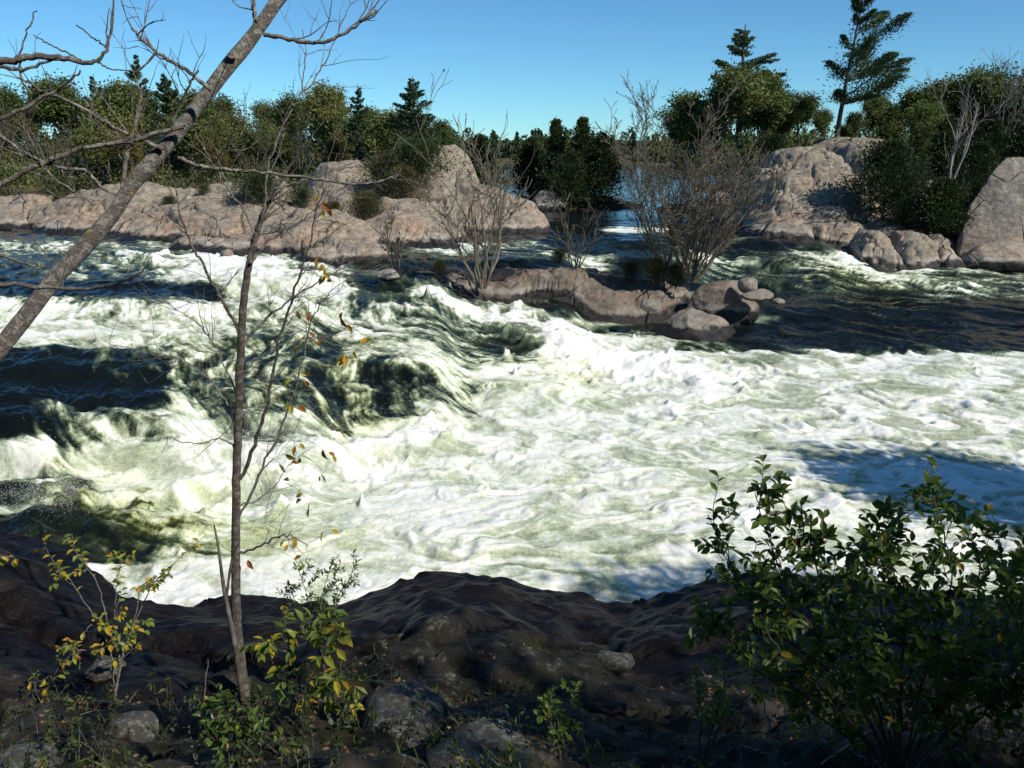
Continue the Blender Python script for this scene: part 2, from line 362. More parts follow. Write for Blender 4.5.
FC = list(range(0, 1025, 64))
FR = [(205, [0]*17), (222, [0]*17),
 (236, [.15,.25,.05,0,0,0,0,0,0,0,0,0,0,0,0,0,0]),
 (248, [.5,.6,.4,.3,0,0,.3,.75,.5,.15,.15,.1,0,0,0,0,0]),
 (262, [.35,.3,.55,.75,.8,.5,.2,.2,.4,.75,.8,.5,.15,.7,.15,.15,.1]),
 (275, [.2,.45,.3,.8,.85,.6,.1,.1,.1,.1,.15,.35,.3,.35,.65,.35,.4]),
 (290, [.06,.04,.03,.2,.8,.8,.15,.1,.1,.05,.05,.15,.2,.3,.15,.5,.4]),
 (302, [.6,.5,.2,.5,.85,.7,.2,.75,.3,0,0,.06,.02,.2,.03,.2,.03]),
 (316, [.8,.8,.7,.8,.65,.75,.6,.4,.75,.25,.05,.1,.02,.02,.08,.02,.02]),
 (330, [.85,.85,.8,.75,.6,.55,.65,.45,.35,.95,.4,.05,.02,.05,.02,.02,.02]),
 (345, [.75,.75,.75,.6,.45,.4,.65,.5,.2,.95,.9,.35,.2,.12,.12,.12,.12]),
 (358, [.15,.1,.3,.5,.45,.38,.5,.7,.55,.95,1,.95,.85,.9,.85,.8,.8]),
 (375, [.04,0,.15,.45,.45,.36,.40,.6,.9,1,1,1,1,.95,.95,.95,.85]),
 (395, [.04,.04,.15,.55,.42,.36,.36,.55,1,1,1,1,.95,.95,.9,.95,.9]),
 (410, [0,.4,.55,.8,.5,.42,.42,.7,1,1,1,.95,1,.9,.95,.9,.9]),
 (430, [.2,.55,.9,.95,.8,.7,.8,1,1,1,1,1,.95,.9,.9,.95,.9]),
 (455, [.8,.3,.95,1,1,.95,1,1,1,1,.95,.95,.95,.9,.9,.9,.95]),
 (480, [.85,.65,.95,1,1,1,1,1,1,.95,1,.9,.9,.95,.9,.9,.9]),
 (500, [.3,.35,.7,.9,.95,1,1,1,.95,1,.95,.9,.95,.9,.95,.9,.95]),
 (520, [.15,.2,.4,.7,.9,1,1,.95,.95,.95,.9,.95,.9,.95,.95,.95,.95]),
 (548, [.2,.2,.3,.6,.95,1,1,.95,.9,.8,.95,.95,1,.95,.95,.95,1]),
 (575, [.7,.8,.9,1,1,1,1,.95,.9,.85,1,1,1,1,1,1,1]),
 (640, [1]*17)]
def zat(px, py):
    z = 1.0
    for _ in range(12):
        p = at_z(px, py, min(z, 3)); z = float(wlevel(np.array([p[0]]), np.array([p[1]]))[0])
    return at_z(px, py, z)
fp = np.array([list(zat(px, py)) + [f] for py, row in FR for px, f in zip(FC, row)])
foam_c = Chart(fp, fp[:, 3], 3.0, 1.3)

def bank_crest(px_list):
    return [at_z(px, py, z) for px, py, z in px_list]
CR = bank_crest([(-900, 500, .9), (-300, 500, 1.0), (0, 525, 1.0), (70, 552, .85), (130, 588, .6), (180, 602, .5), (260, 600, .5), (340, 603, .5), (380, 588, .6), (440, 567, .75), (500, 571, .75),
                 (560, 590, .5), (610, 602, .35), (650, 588, .4), (700, 574, .5), (760, 572, .5), (880, 590, .45), (1024, 600, .45), (1400, 590, .5), (2200, 560, .7)])
CX = np.array([c[0] for c in CR]); CY = np.array([c[1] for c in CR]); CZ = np.array([c[2] for c in CR])
def near_h(x, y):
    yc = np.interp(x, CX, CY); zc = np.interp(x, CX, CZ); s = yc - y
    wob = smp(1, x, y, 3.0) * .35; s = s + wob * .35
    g = .20 * np.maximum(s, 0) + .020 * np.maximum(s, 0)**2
    f1, f2, idn = worley(x * .33 + y * .12 + smp(0, x, y, 2) * .07, y * .55 - x * .1 + smp(2, x, y, 2) * .07, 5)
    ledge = (idn - .5) * np.where(x > -1.2, .20, .40) * sst(.4, 2.5, s) - .10 * np.exp(-((f2 - f1) / .04)**2) * sst(.5, 2, s)
    z = zc + g + ledge + smp(3, x, y, 1.6) * .06 * sst(0, 1.5, s) + smr(2, x, y, .5) * .014
    return np.where(s < 0, zc + 1.9 * s + smp(3, x, y, .5) * .06, z)

# ------------------------------------------------------------------ river (one sheet, out past the horizon)
def make_river():
    NU, NR = 1050, 1000
    u = np.concatenate([np.linspace(-1.6, -.72, 60)[:-1], np.linspace(-.72, .72, NU), np.linspace(.72, 1.6, 60)[1:]])
    iy = np.concatenate([np.linspace(1/8.6, 1/60, NR), np.linspace(1/60, 1/3000, 200)[1:]])
    U, IY = np.meshgrid(u, iy); Y = 1 / IY; X = U * Y
    base = wlevel(X, Y); F = foam_c(X, np.minimum(Y, 400)); F = np.where(Y > 60, 0, F)
    # flow field: from the upper left across to the right, with slow swirls
    ang = np.interp(Y, [9, 14, 18, 26, 34, 45], [0.05, -.15, -.75, -.85, -.6, -.8]) + np.interp(X, [-8, -2, 4, 12], [-.25, -.1, .35, .1]) + smp(0, X, Y, 7) * .22 + smp(1, X, Y, 2.2) * (.14 + .2 * sst(.8, 1, F))
    fx, fy = np.cos(ang), np.sin(ang)
    def flowline(i, scale, step, tiles, n=14):
        r = 0; qx, qy = X.copy(), Y.copy(); c2 = .8 * ROUGHK
        for k in range(n):
            r = r + smp(i, qx, qy, scale, tiles) * (1 - abs(k - n / 2) / n)
            qx = qx - fx * step; qy = qy - fy * step
        return r / r.std()
    ROUGHK = 1
    la = flowline(1, .16, .035, ROUGH); lb = flowline(2, .45, .09, ROUGH); lc = flowline(3, 1.3, .2, TILES)
    wx, wy = X + .35 * smp(0, X, Y, 2.6), Y + .35 * smp(1, X, Y, 2.6)
    sx, sy = wx * .8 + wy * .12, wy * 1.35 - wx * .12
    rid = 1 - np.abs(smp(2, sx, sy, 2.0)); bil = np.clip(smp(3, sx, sy, 2.6) * .8 + .3, 0, 1.6)
    mid = 1 - np.abs(2 * F - 1)
    near = sst(60, 30, Y)
    g = F + (.2 + .8 * mid) * (.06 * la + .09 * lb + .13 * lc + .07 * smr(0, X, Y, .5) + .07 * smr(3, X, Y, 1.2))
    f = np.where(F < .7, sst(.10, .98, g), sst(.10, .98, g) * (1 - sst(.7, .9, F)) + sst(.7, .9, F))
    cell = np.clip(.55 - rid, -.1, 1.2) * .20 + bil * .16 - .035 * la - .055 * lb - .05 * lc
    pool = sst(.66, .93, F); f = f - pool * cell * np.where(F > .97, .8, 1.15)
    f = np.where(F < .02, 0, np.maximum(f, sst(1.5, 2.5, lb * .7 + lc * .5 + F * 2) * .42 * sst(.02, .1, F)))
    lo = sst(.82, .96, F); f = f * (1 - lo) + lo * (.74 + .26 * np.tanh((f - .74) / .26 * 1.0) * np.where(f < .74, .45, 1.0))
    turb = sst(0, .6, F)
    z = base + (.045 * near + .008) * (.5 * smp(1, wx, wy, 3.4) + .45 * lc) + .005 * turb * lb + .001 * turb * la + .004 * (1 - turb) * lb * near
    # standing features: crests of the hydraulics, each a line with height and breadth
    def ridge(pts, h, b, foam=0.):
        nonlocal z, f
        L = np.array([zat(*p)[:2] for p in pts]); D = np.full(X.shape, 1e9)
        m = (X > L[:, 0].min() - 3*b) & (X < L[:, 0].max() + 3*b) & (Y > L[:, 1].min() - 3*b) & (Y < L[:, 1].max() + 3*b)
        xs, ys = X[m], Y[m]; d = np.full(xs.shape, 1e9)
        for a, c in zip(L[:-1], L[1:]):
            e = c - a; tt = np.clip(((xs - a[0]) * e[0] + (ys - a[1]) * e[1]) / (e @ e), 0, 1)
            d = np.minimum(d, np.hypot(xs - a[0] - tt * e[0], ys - a[1] - tt * e[1]))
        g = np.exp(-(d * (1 + .25 * smp(0, xs, ys, .8)) / b)**2)
        z[m] += h * g * (1 + .22 * smp(1, xs, ys, 1.6)); f[m] += foam * g
    ridge([(440, 296), (500, 322), (560, 345), (620, 368)], .20, .9, .35)
    ridge([(560, 350), (640, 362), (700, 378)], .15, .8, .2)
    ridge([(-60, 312), (80, 305), (200, 312), (300, 306)], .18, .8, .1)
    ridge([(190, 262), (280, 275), (380, 300)], .15, .7, .2)
    ridge([(150, 285), (240, 296), (330, 305)], -.12, .7, -.2)
    ridge([(-60, 376), (60, 378), (160, 384)], -.16, .9, -.2)
    ridge([(-40, 350), (60, 352), (200, 356)], .10, .5, 0)
    ridge([(340, 372), (420, 392), (470, 400)], -.10, .7, -.1)
    ridge([(70, 445), (150, 440), (260, 440), (330, 452), (420, 440)], .22, .55, .1)
    ridge([(25, 435), (55, 450), (65, 475)], -.08, .3, 0)
    ridge([(0, 515), (100, 520), (190, 530)], .15, .5, -.05)
    ridge([(820, 262), (880, 270), (960, 282)], .12, .6, .25)
    ridge([(-20, 244), (60, 248), (150, 258)], .10, .7, .1)
    ridge([(590, 560), (540, 540), (500, 560)], -.06, .5, -.05)
    ridge([(470, 297), (560, 312), (650, 313), (700, 326), (765, 318)], .02, .30, .5)
    ridge([(-80, 222), (0, 223), (66, 225), (123, 236), (185, 252), (230, 264), (303, 262), (340, 266), (381, 276)], .03, .4, .4)
    ridge([(735, 242), (845, 243), (852, 264), (950, 271), (1024, 275)], .03, .3, .45)
    tint = np.zeros_like(X)
    for px, py, rx, ry, a in [(110, 435, 70, 30, .9), (160, 525, 150, 35, 1.), (300, 545, 90, 30, .6), (370, 432, 70, 20, .5), (200, 340, 260, 40, .35), (420, 370, 120, 30, .15),
                              (560, 375, 60, 22, .6), (700, 480, 400, 90, .16), (860, 265, 70, 9, .6), (280, 285, 80, 14, .4), (570, 560, 90, 35, .35), (300, 400, 120, 30, .15)]:
        p = zat(px, py); cx, cy_ = chart_xy(X, Y); c0, c1 = chart_xy(p[0], p[1])
        tint += a * np.exp(-(((cx - c0) / rx)**2 + ((cy_ - c1) / ry)**2))
    f = np.clip(f, 0, 1); tint = np.clip(tint * (.85 + .3 * lc), 0, 1)
    ny, nx = X.shape; k = np.arange(ny * nx).reshape(ny, nx)
    Q = np.stack([k[:-1, :-1], k[:-1, 1:], k[1:, 1:], k[1:, :-1]], -1).reshape(-1, 4)
    o = build('river_water', np.stack([X, Y, z], -1).reshape(-1, 3), [Q], M['water'], attrs={'foam': f.ravel(), 'tint': tint.ravel()})
    tag(o, kind='structure')
    return X, Y, z, f
RX, RY, RZ, RF = make_river()

def grid(x0, x1, y0, y1, nx, ny):
    X, Y = np.meshgrid(np.linspace(x0, x1, nx), np.linspace(y0, y1, ny))
    k = np.arange(ny * nx).reshape(ny, nx); Q = np.stack([k[:-1, :-1], k[:-1, 1:], k[1:, 1:], k[1:, :-1]], -1).reshape(-1, 4)
    return X, Y, Q
X, Y, Q = grid(-22, 26, -14, 12.5, 640, 420)
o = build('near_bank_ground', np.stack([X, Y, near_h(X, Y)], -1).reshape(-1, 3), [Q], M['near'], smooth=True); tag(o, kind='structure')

# ------------------------------------------------------------------ granite outcrops
def outcrop(domes, x0, x1, y0, y1, res, seed, mat, name, label=None, cat=None, kind=None, floor=-.6, crk=.16, cell=.45):
    """whalebacks: each dome is (x, y, rx, ry, height over its level, rotation, level, squareness)"""
    nx, ny = int((x1 - x0) / res), int((y1 - y0) / res); X, Y, Q = grid(x0, x1, y0, y1, nx, ny)
    def env(x, y):
        Z = np.full(x.shape, -50.)
        for (cx, cy_, rx, ry, h, ro, lv, sq) in domes:
            a, b = x - cx, y - cy_; p = (a * cos(ro) + b * sin(ro)) / rx; q = (-a * sin(ro) + b * cos(ro)) / ry
            r = (np.abs(p)**sq + np.abs(q)**sq) ** (1 / sq)
            Z = np.maximum(Z, lv + np.where(r < 1, h * np.clip(1 - r**2.2, 0, 1)**.85, -1.6 * (r - 1) * min(rx, ry) - .02))
        return Z
    W = wlevel(X, Y); wx = X + .30 * np.sin(Y * .8 + seed + np.sin(X * .4)) + Y * .25; wy = Y + .25 * np.sin(X * .7 + 2 * seed)
    def blocks(cs, asp, sd_, tilt):
        """joint-bounded blocks: each takes the height of its own middle, with a little tilt"""
        gx, gy = wx / cs, wy / cs * asp; ix, iy = np.floor(gx).astype(np.int64), np.floor(gy).astype(np.int64)
        f1 = np.full(X.shape, 9.); f2 = np.full(X.shape, 9.); A1 = [np.zeros(X.shape) for _ in range(4)]; A2 = [np.zeros(X.shape) for _ in range(4)]
        for dx in (-1, 0, 1):
            for dy in (-1, 0, 1):
                cx, cy_ = ix + dx, iy + dy; new = [cx + _h(cx, cy_, 0, sd_), cy_ + _h(cx, cy_, 1, sd_), _h(cx, cy_, 2, sd_), _h(cx, cy_, 3, sd_)]
                d = np.hypot(new[0] - gx, new[1] - gy); m = d < f1; m2 = ~m & (d < f2)
                A2 = [np.where(m, o1, np.where(m2, nw, o2)) for o1, o2, nw in zip(A1, A2, new)]; f2 = np.where(m, f1, np.where(m2, d, f2))
                A1 = [np.where(m, nw, o1) for o1, nw in zip(A1, new)]; f1 = np.where(m, d, f1)
        def ht(A):
            qx, qy = A[0] * cs, A[1] * cs / asp; qx = qx - qy * .25
            return env(qx, qy) + ((gx - A[0]) * (A[2] - .5) + (gy - A[1]) * (A[3] - .5)) * tilt + (A[2] * .6 + A[3] * .4 - .5) * tilt * .6
        k = .5 + .5 * sst(0, .42 / cs, f2 - f1)
        return ht(A1) * k + ht(A2) * (1 - k), np.exp(-((f2 - f1) / (.07 / cs))**2)
    E0 = env(X, Y); E1, c1 = blocks(1.3 / cell, 1.6, seed + 3, .9); E2, c2 = blocks(.5 / cell, 1.5, seed + 8, .30)
    E1 = np.clip(E1, E0 - .9, E0 + .55); E2 = np.clip(E2, E0 - .5, E0 + .35)
    hi = sst(-.05, .45, E0 - W)
    Z = E0 * (1 - .72 * hi) + hi * (.44 * E1 + .28 * E2) - hi * crk * (c1 + .5 * c2)
    Z = Z + smp(seed, X, Y, 2.5) * .06 + smr(seed + 1, X, Y, .6) * .012
    Z = np.maximum(Z, W + floor - .3)
    keep = (Z > W + floor)
    kq = keep.ravel()[Q].any(1); Q = Q[kq]; us = np.unique(Q); mp = np.full(X.size, -1); mp[us] = np.arange(len(us))
    V = np.stack([X, Y, Z], -1).reshape(-1, 3)[us]; Q = mp[Q]
    o = build(name, V, [Q], mat, attrs={'wl': (Z - W).ravel()[us]})
    tag(o, label, cat, kind=kind); return o
def dome(px0, px1, ptop, Y, ry, ro=0., lv=None, sq=2.4):
    """dome spanning picture columns px0..px1 at distance Y whose top shows at picture row ptop"""
    a, b = at_y(px0, 300, Y)[0], at_y(px1, 300, Y)[0]; c = (a + b) / 2
    lv = float(wlevel(np.array([c]), np.array([Y]))[0]) - .15 if lv is None else lv
    zt = at_y((px0 + px1) / 2, ptop, Y)[2]
    return (c, Y, (b - a) / 2, ry, zt - lv, ro, lv, sq)
left_d = [dome(-260, 60, 192, 52, 5), dome(-40, 130, 196, 49, 4.5), dome(60, 240, 184, 48, 6), dome(130, 330, 196, 43, 4.6, -.25), dome(200, 320, 178, 50, 6),
          dome(300, 400, 162, 48, 4.5), dome(240, 385, 208, 37.5, 3.2, -.2), dome(350, 470, 200, 41, 4, .1), dome(300, 395, 236, 33.8, 1.9, -.2), dome(170, 300, 234, 36.5, 2, -.2),
          dome(340, 400, 246, 33.2, 1.8, -.3), dome(395, 492, 146, 47, 4.2, .2, sq=2.1), dome(440, 535, 186, 45, 2.8, 0, sq=2.), dome(470, 552, 203, 44, 2.2, 0, sq=2.), dome(385, 470, 228, 38.5, 1.6),
          dome(100, 180, 222, 43.0, 1.6, -.2)]
outcrop(left_d, -42, 4, 30, 58, .085, 1, M['granite'], 'granite_outcrop', 'long pink and grey whaleback granite outcrop lying across the river below the left-hand forest', 'rock outcrop', crk=.34, cell=.5)
mid_d = [dome(365, 480, 268, 31.6, 1.0, .1), dome(300, 420, 272, 31.2, .6, -.1, sq=2), dome(495, 610, 269, 30.9, 1.1, -.10, sq=3), dome(550, 650, 283, 30.3, 1.0, -.12, sq=3), dome(480, 560, 279, 30.4, .8, .3, sq=3), dome(590, 710, 282, 31.4, .9, 0, sq=2.5), dome(460, 640, 268, 32.2, .8, 0),
         dome(385, 500, 275, 30.6, .6, 0), dome(610, 690, 286, 30.2, .7, 0, lv=.25), dome(420, 520, 278, 30.2, .5, -.2)]
outcrop(mid_d, -8, 8, 25, 36, .045, 3, M['granite_grey'], 'mid_river_ledge', 'low fractured brown granite ledge in mid river carrying the bare shrubs', 'rock ledge', cell=1.0, crk=.12)
rt_d = [dome(715, 850, 160, 49, 5.5), dome(800, 900, 140, 54, 6), dome(735, 800, 178, 46.5, 3.5, .2), dome(735, 850, 148, 49, 5.5, .35, sq=2.3), dome(760, 905, 136, 57, 6, .2), dome(732, 800, 196, 45.5, 3, .1), dome(738, 800, 216, 44, 2.4, .1, sq=3), dome(790, 850, 206, 44.2, 2.6, 0, sq=3),
        dome(690, 770, 190, 50, 4), dome(850, 960, 178, 48, 5), dome(840, 910, 212, 43.5, 2.6, sq=2.6), dome(900, 1000, 170, 52, 5), dome(950, 1150, 150, 52, 6), dome(820, 900, 165, 52, 4), dome(980, 1250, 158, 47, 5, 0)]
outcrop(rt_d, 8, 36, 40, 66, .085, 2, M['granite'], 'granite_slope', 'broad sloping granite outcrop rising to the leaning pine on the right-hand bank', 'rock outcrop', crk=.32, cell=.5)
rt2 = [dome(846, 888, 231, 40.2, 1.6, sq=4), dome(884, 925, 229, 40.4, 1.6, sq=4), dome(922, 952, 233, 40, 1.5, sq=4), dome(860, 950, 226, 42.2, 1.8, sq=3)]
outcrop(rt2, 12, 22, 36, 46, .05, 6, M['granite'], 'shore_ledge', 'row of blocky pink granite ledges at the water edge under the dark spreading juniper', 'rock ledge', crk=.3, cell=.6)

def boulder(name, pos, size, seed, mat, label, cat='boulder', group=None, rot=0., cuts=9, sub=5, wl0=None, tilt=0., cutd=(.62, .95)):
    """scoured boulder: a ball cut by random planes, then worn"""
    r = np.random.RandomState(seed)
    bm = bpy.data.meshes.new('tmp')
    import bmesh
    b = bmesh.new(); bmesh.ops.create_icosphere(b, subdivisions=sub + 1, radius=1); b.to_mesh(bm); b.free()
    n = len(bm.vertices); P = np.empty(n * 3); bm.vertices.foreach_get('co', P); P = P.reshape(-1, 3)
    F = np.empty(len(bm.polygons) * 3, dtype=np.int32); bm.polygons.foreach_get('vertices', F); F = F.reshape(-1, 3); bpy.data.meshes.remove(bm)
    for _ in range(cuts):
        nn = r.randn(3); nn[2] = abs(nn[2]) * .7; nn /= np.linalg.norm(nn); d = r.uniform(*cutd); ex = np.maximum(P @ nn - d, 0); P = P - ex[:, None] * nn[None] * .9
    P = P * np.array(size)
    P = P + (P / (np.linalg.norm(P, axis=1)[:, None])) * (fbm3(P, max(size) * .5, seed, 5) * max(size) * .05)[:, None]
    c, s_ = cos(rot), sin(rot); P = np.stack([P[:, 0]*c - P[:, 1]*s_, P[:, 0]*s_ + P[:, 1]*c, P[:, 2] + tilt * P[:, 0]], 1)
    lv = wl0 if wl0 is not None else pos[2]
    o = build(name, P, [F], mat, attrs={'wl': P[:, 2] + pos[2] - lv}); o.location = pos
    return tag(o, label, cat, group)
def on_water(px, py, Y): p = at_y(px, py, Y); return p
WZ = lambda x, y: float(wlevel(np.array([x]), np.array([y]))[0])
x = at_y(703, 300, 27.8)[0]; wz = WZ(x, 27.5)
boulder('river_boulder', (x, 28.0, wz + .12), (1.75, 1.3, .72), 11, M['boulder'], 'smooth pale grey boulder with a dark wet foot at the tip of the mid-river ledge', rot=-.1, wl0=wz + .12, tilt=-.12, cutd=(.55, .9))
x = at_y(725, 280, 29.8)[0]
boulder('river_boulder', (x, 30.0, wz + .45), (1.3, 1.0, .95), 15, M['granite_grey'], 'flat-topped brownish boulder behind the smooth pale boulder in mid river', rot=.2, wl0=wz + .2)
for px, py, Yd, sz, sd_, lb in [(748, 285, 29.2, (.34, .32, .28), 21, 'small rounded stone beside the flat-topped mid-river boulder'), (757, 295, 28.8, (.55, .4, .2), 22, 'low bleached rock slab at the water edge right of the pale boulder'),
                          (779, 301, 28.6, (.22, .2, .10), 23, 'little pale rock barely showing above the dark water'), (650, 305, 27.6, (.35, .3, .2), 24, 'small pale pointed rock at the left foot of the smooth boulder'),
                          (388, 275, 29.2, (.45, .35, .2), 25, 'cream coloured rock lying below the left-hand outcrop in the rapids'), (227, 256, 33.5, (.3, .26, .26), 26, 'whitish rock wedged under the left outcrop beside the small white fall')]:
    p = at_y(px, py, Yd); w_ = WZ(p[0], p[1]); boulder('small_rock', (p[0], p[1], max(p[2], w_ + .02)), sz, sd_, M['boulder'], lb, 'rock', wl0=w_ - .15, sub=3)
p = at_y(1010, 225, 40.5); boulder('huge_boulder', (p[0] + .6, 41.6, 2.1), (3.9, 2.6, 3.3), 33, M['granite_big'], 'huge grey lichened boulder standing at the water on the far right', rot=.15, wl0=1.1, cuts=9, cutd=(.55, .8), sub=6)
p = at_y(995, 262, 39.2); boulder('shore_boulder', (p[0] + .3, 39.3, 1.2), (2.5, 1.2, .85), 37, M['granite'], 'orange-pink wedge of granite at the foot of the huge grey boulder', wl0=.95, cuts=8)
p = at_y(1085, 245, 40); boulder('shore_boulder', (p[0] + 2.2, 40.5, 1.6), (3.4, 2.2, 1.9), 38, M['granite'], 'rounded pink boulder upstream of the huge grey boulder', wl0=1.0)
for px, py, Yd, sz, sd_ , lb in [(676, 210, 58, (1.4, .8, .35), 52, 'flat low rock in the channel right of the junipers'), (588, 213, 59, (1.0, .7, .3), 53, 'pinkish rock at the foot of the dark junipers'), (545, 205, 59, (1.4, 1., .9), 54, 'pink rock left of the junipers at the channel edge'),
                             (925, 238, 43, (.6, .5, .5), 57, 'grey rock among the junipers on the right bank'), (882, 196, 46, (.7, .5, .5), 58, 'pale rock beside the spreading juniper')]:
    p = at_y(px, py, Yd); w_ = WZ(p[0], p[1]); boulder('shore_rock', (p[0], p[1], p[2]), sz, sd_, M['boulder'], lb, 'rock', wl0=w_, sub=3)

# land behind: islets, left forest ground, right forest ground, far shore
def land(name, pts_h, x0, x1, y0, y1, nx, ny, seed):
    X, Y, Q = grid(x0, x1, y0, y1, nx, ny); Z = np.full(X.shape, -50.)
    for (cx, cy_, rx, ry, h) in pts_h:
        r = np.sqrt(((X - cx) / rx)**2 + ((Y - cy_) / ry)**2) + smp(seed, X, Y, 12) * .05; Z = np.maximum(Z, 1.9 + h * np.clip(1.2 * (1 - r), -.6, 1)**1.0)
    Z += smp(seed + 1, X, Y, 3) * .12
    o = build(name, np.stack([X, Y, Z], -1).reshape(-1, 3), [Q], M['soil']); tag(o, kind='structure'); return o
land('forest_ground', [(-62, 108, 64, 32, 1.8), (-24, 84, 17, 17, 1.4)], -140, 6, 60, 150, 260, 160, 1)
land('bank_ground', [(50, 78, 33, 26, 4.6), (70, 60, 40, 22, 3)], 8, 130, 42, 120, 240, 160, 2)
land('islet_ground', [(4.2, 63, 5.5, 3.4, .9)], -6, 16, 56, 72, 80, 60, 3)
land('far_shore_ground', [(0, 330, 420, 120, 6)], -420, 420, 205, 460, 220, 80, 2)

# ------------------------------------------------------------------ trees
def rot_to(v, ax, an):
    v = Vector(v); from mathutils import Quaternion
    return np.array(Quaternion(Vector(ax), an) @ v)
def limb(base, d, L, rng, droop=0., wob=.12, n=6):
    P = [np.array(base, float)]; d = np.array(d, float); d /= np.linalg.norm(d)
    for i in range(n):
        d = d + rng.randn(3) * wob; d[2] += droop; d /= np.linalg.norm(d); P.append(P[-1] + d * L / n)
    return np.array(P)
def pine_meshes(h, seed, flag=(0, 0), crown0=.25, spread=.30, lean=(0, 0), dens=1.0, ragged=.35, blade=.26, step=(.035, .06), flat=.28):
    rng = np.random.RandomState(seed); T = Geo(); F = Geo()
    zs = np.linspace(0, h, 12); bend = np.array([[lean[0] * (z/h)**1.3 * h, lean[1] * (z/h)**1.3 * h, z] for z in zs]) + rng.randn(12, 3) * [[.04, .04, 0]] * np.linspace(0, 1, 12)[:, None]
    T.tube(bend, np.linspace(h*.018, .02, 12), 7)
    z = h * crown0
    while z < h * .985:
        t = (z / h - crown0) / (1 - crown0); reach = h * spread * (1 - t)**.75 * (.55 + .45 * min(1, t * 4 + .4)) 
        c = np.array([np.interp(z, zs, bend[:, i]) for i in range(3)])
        for k in range(rng.randint(3, 6)):
            if rng.rand() < ragged * .5: continue
            an = rng.rand() * 2 * pi; dr = np.array((cos(an), sin(an), .25 + .5 * t)); fl = np.array((flag[0], flag[1], 0)); dr = dr + fl
            L = reach * rng.uniform(1 - ragged, 1.1) * (1 + .6 * (dr[:2] @ fl[:2])); L = max(L, h * .03)
            P = limb(c, dr, L, rng, droop=.02 + .03 * rng.rand(), wob=.08, n=6); T.tube(P, np.linspace(h*.005*(1-t)+.012, .006, 7), 4)
            m = int((14 + L * 46) * dens); ts = rng.rand(m)**.55 * 5.999; i = ts.astype(int); f = (ts - i)[:, None]; q = P[i] * (1 - f) + P[i+1] * f
            wd = L * .20 * (1.1 - ts / 7)[:, None]; off = rng.randn(m, 3) * wd * np.array([1, 1, flat]) + np.array([0, 0, .04 * L])
            D = rng.randn(m, 3) * .6 + off * 1.0 + dr * .5 + np.array((0, 0, .5))
            cl = .5 + .22 * fbm3(q + off, .9, seed, 2) + rng.randn(m) * .08 + .1 * np.clip(off[:, 2] / (.1 * L + .1), -1, 1)
            F.blades(q + off, D, rng.uniform(.6, 1.3, m) * blade, rng.uniform(.25, .4, m) * blade, np.clip(cl, 0, 1), rng)
        z += h * rng.uniform(*step)
    return T, F
def juniper_meshes(h, wd, seed, n=9000, blade=.22, lean=(0, 0), spire=1.0, base=.02):
    rng = np.random.RandomState(seed); T = Geo(); F = Geo()
    T.tube(np.array([[lean[0] * z * z / h, lean[1] * z * z / h, z] for z in np.linspace(0, h * .95, 8)]), np.linspace(h*.02, .01, 8), 6)
    # sprays along many rising branches
    nb = 150
    for k in range(nb):
        t = rng.rand()**.8; z0 = h * (base + .86 * t); an = rng.rand() * 2 * pi
        prof = wd * (1 - t)**(.7 * spire) * (.72 + .28 * min(1, 5 * t)) * rng.uniform(.65, 1.18)
        dr = np.array((cos(an), sin(an), .55 + .9 * t)); L = prof * 1.15 + .15
        P = limb((lean[0] * z0 * z0 / h, lean[1] * z0 * z0 / h, z0), dr, L, rng, droop=.03, wob=.1, n=5)
        if k % 3 == 0: T.tube(P, np.linspace(.03, .008, 6), 4)
        m = n // nb; ts = rng.rand(m)**.6 * 4.999; i = ts.astype(int); f = (ts - i)[:, None]; q = P[i] * (1-f) + P[i+1] * f
        off = rng.randn(m, 3) * (.10 * L + .07) * np.array([1, 1, .8]); D = rng.randn(m, 3) * .5 + off * 2 + dr
        cl = .45 + .25 * fbm3(q + off, .8, seed, 2) + rng.randn(m) * .07
        F.blades(q + off, D, rng.uniform(.6, 1.3, m) * blade, rng.uniform(.3, .5, m) * blade, np.clip(cl, 0, 1), rng)
    return T, F
def broad_meshes(h, wd, seed, n=9000, blade=.24, trunk=.3, multi=1, leafy=1., up=.9, tw=1.):
    rng = np.random.RandomState(seed); T = Geo(); F = Geo(); tips = []
    def rec(b, d, L, r, lv):
        P = limb(b, d, L, rng, droop=.03 if lv else .0, wob=.13, n=5); T.tube(P, np.linspace(r, r * .55, 6), 6 if lv == 0 else 4)
        if lv >= 1: tips.extend(P[2:])
        if lv >= 3: return
        for k in range(rng.randint(3, 5)):
            q = P[rng.randint(2, 6)]; an = rng.rand() * 2 * pi; e = (P[-1] - P[-3]); e /= np.linalg.norm(e)
            side = np.array((cos(an), sin(an), rng.uniform(-.1, .5))); rec(q, e * .75 * up + side * .8 * wd / h * 2, L * rng.uniform(.55, .78), r * .55, lv + 1)
    for m in range(multi):
        an = rng.rand() * 2 * pi; sp = 0 if multi == 1 else .35
        rec((rng.randn() * .1 * (multi > 1), rng.randn() * .1 * (multi > 1), 0), (cos(an) * sp, sin(an) * sp, 1), h * .28, h * .018, 0)
    tips = np.array(tips); zmax = tips[:, 2].max(); sc = h * .97 / zmax
    for g in (T,): g.V = [v * np.array([1, 1, sc]) for v in g.V]
    tips = tips * np.array([1, 1, sc])
    if leafy:
        m = max(1, int(n * leafy / len(tips)))
        q = np.repeat(tips, m, 0); sz = h * .05; off = rng.randn(len(q), 3) * sz * np.array([1.1, 1.1, .75]); D = rng.randn(len(q), 3) + off
        cl = .45 + .25 * fbm3(q, h * .2, seed, 2) + rng.randn(len(q)) * .07
        F.blades(q + off, D, rng.uniform(.6, 1.3, len(q)) * blade, rng.uniform(.45, .7, len(q)) * blade, np.clip(cl, 0, 1), rng)
    return T, F
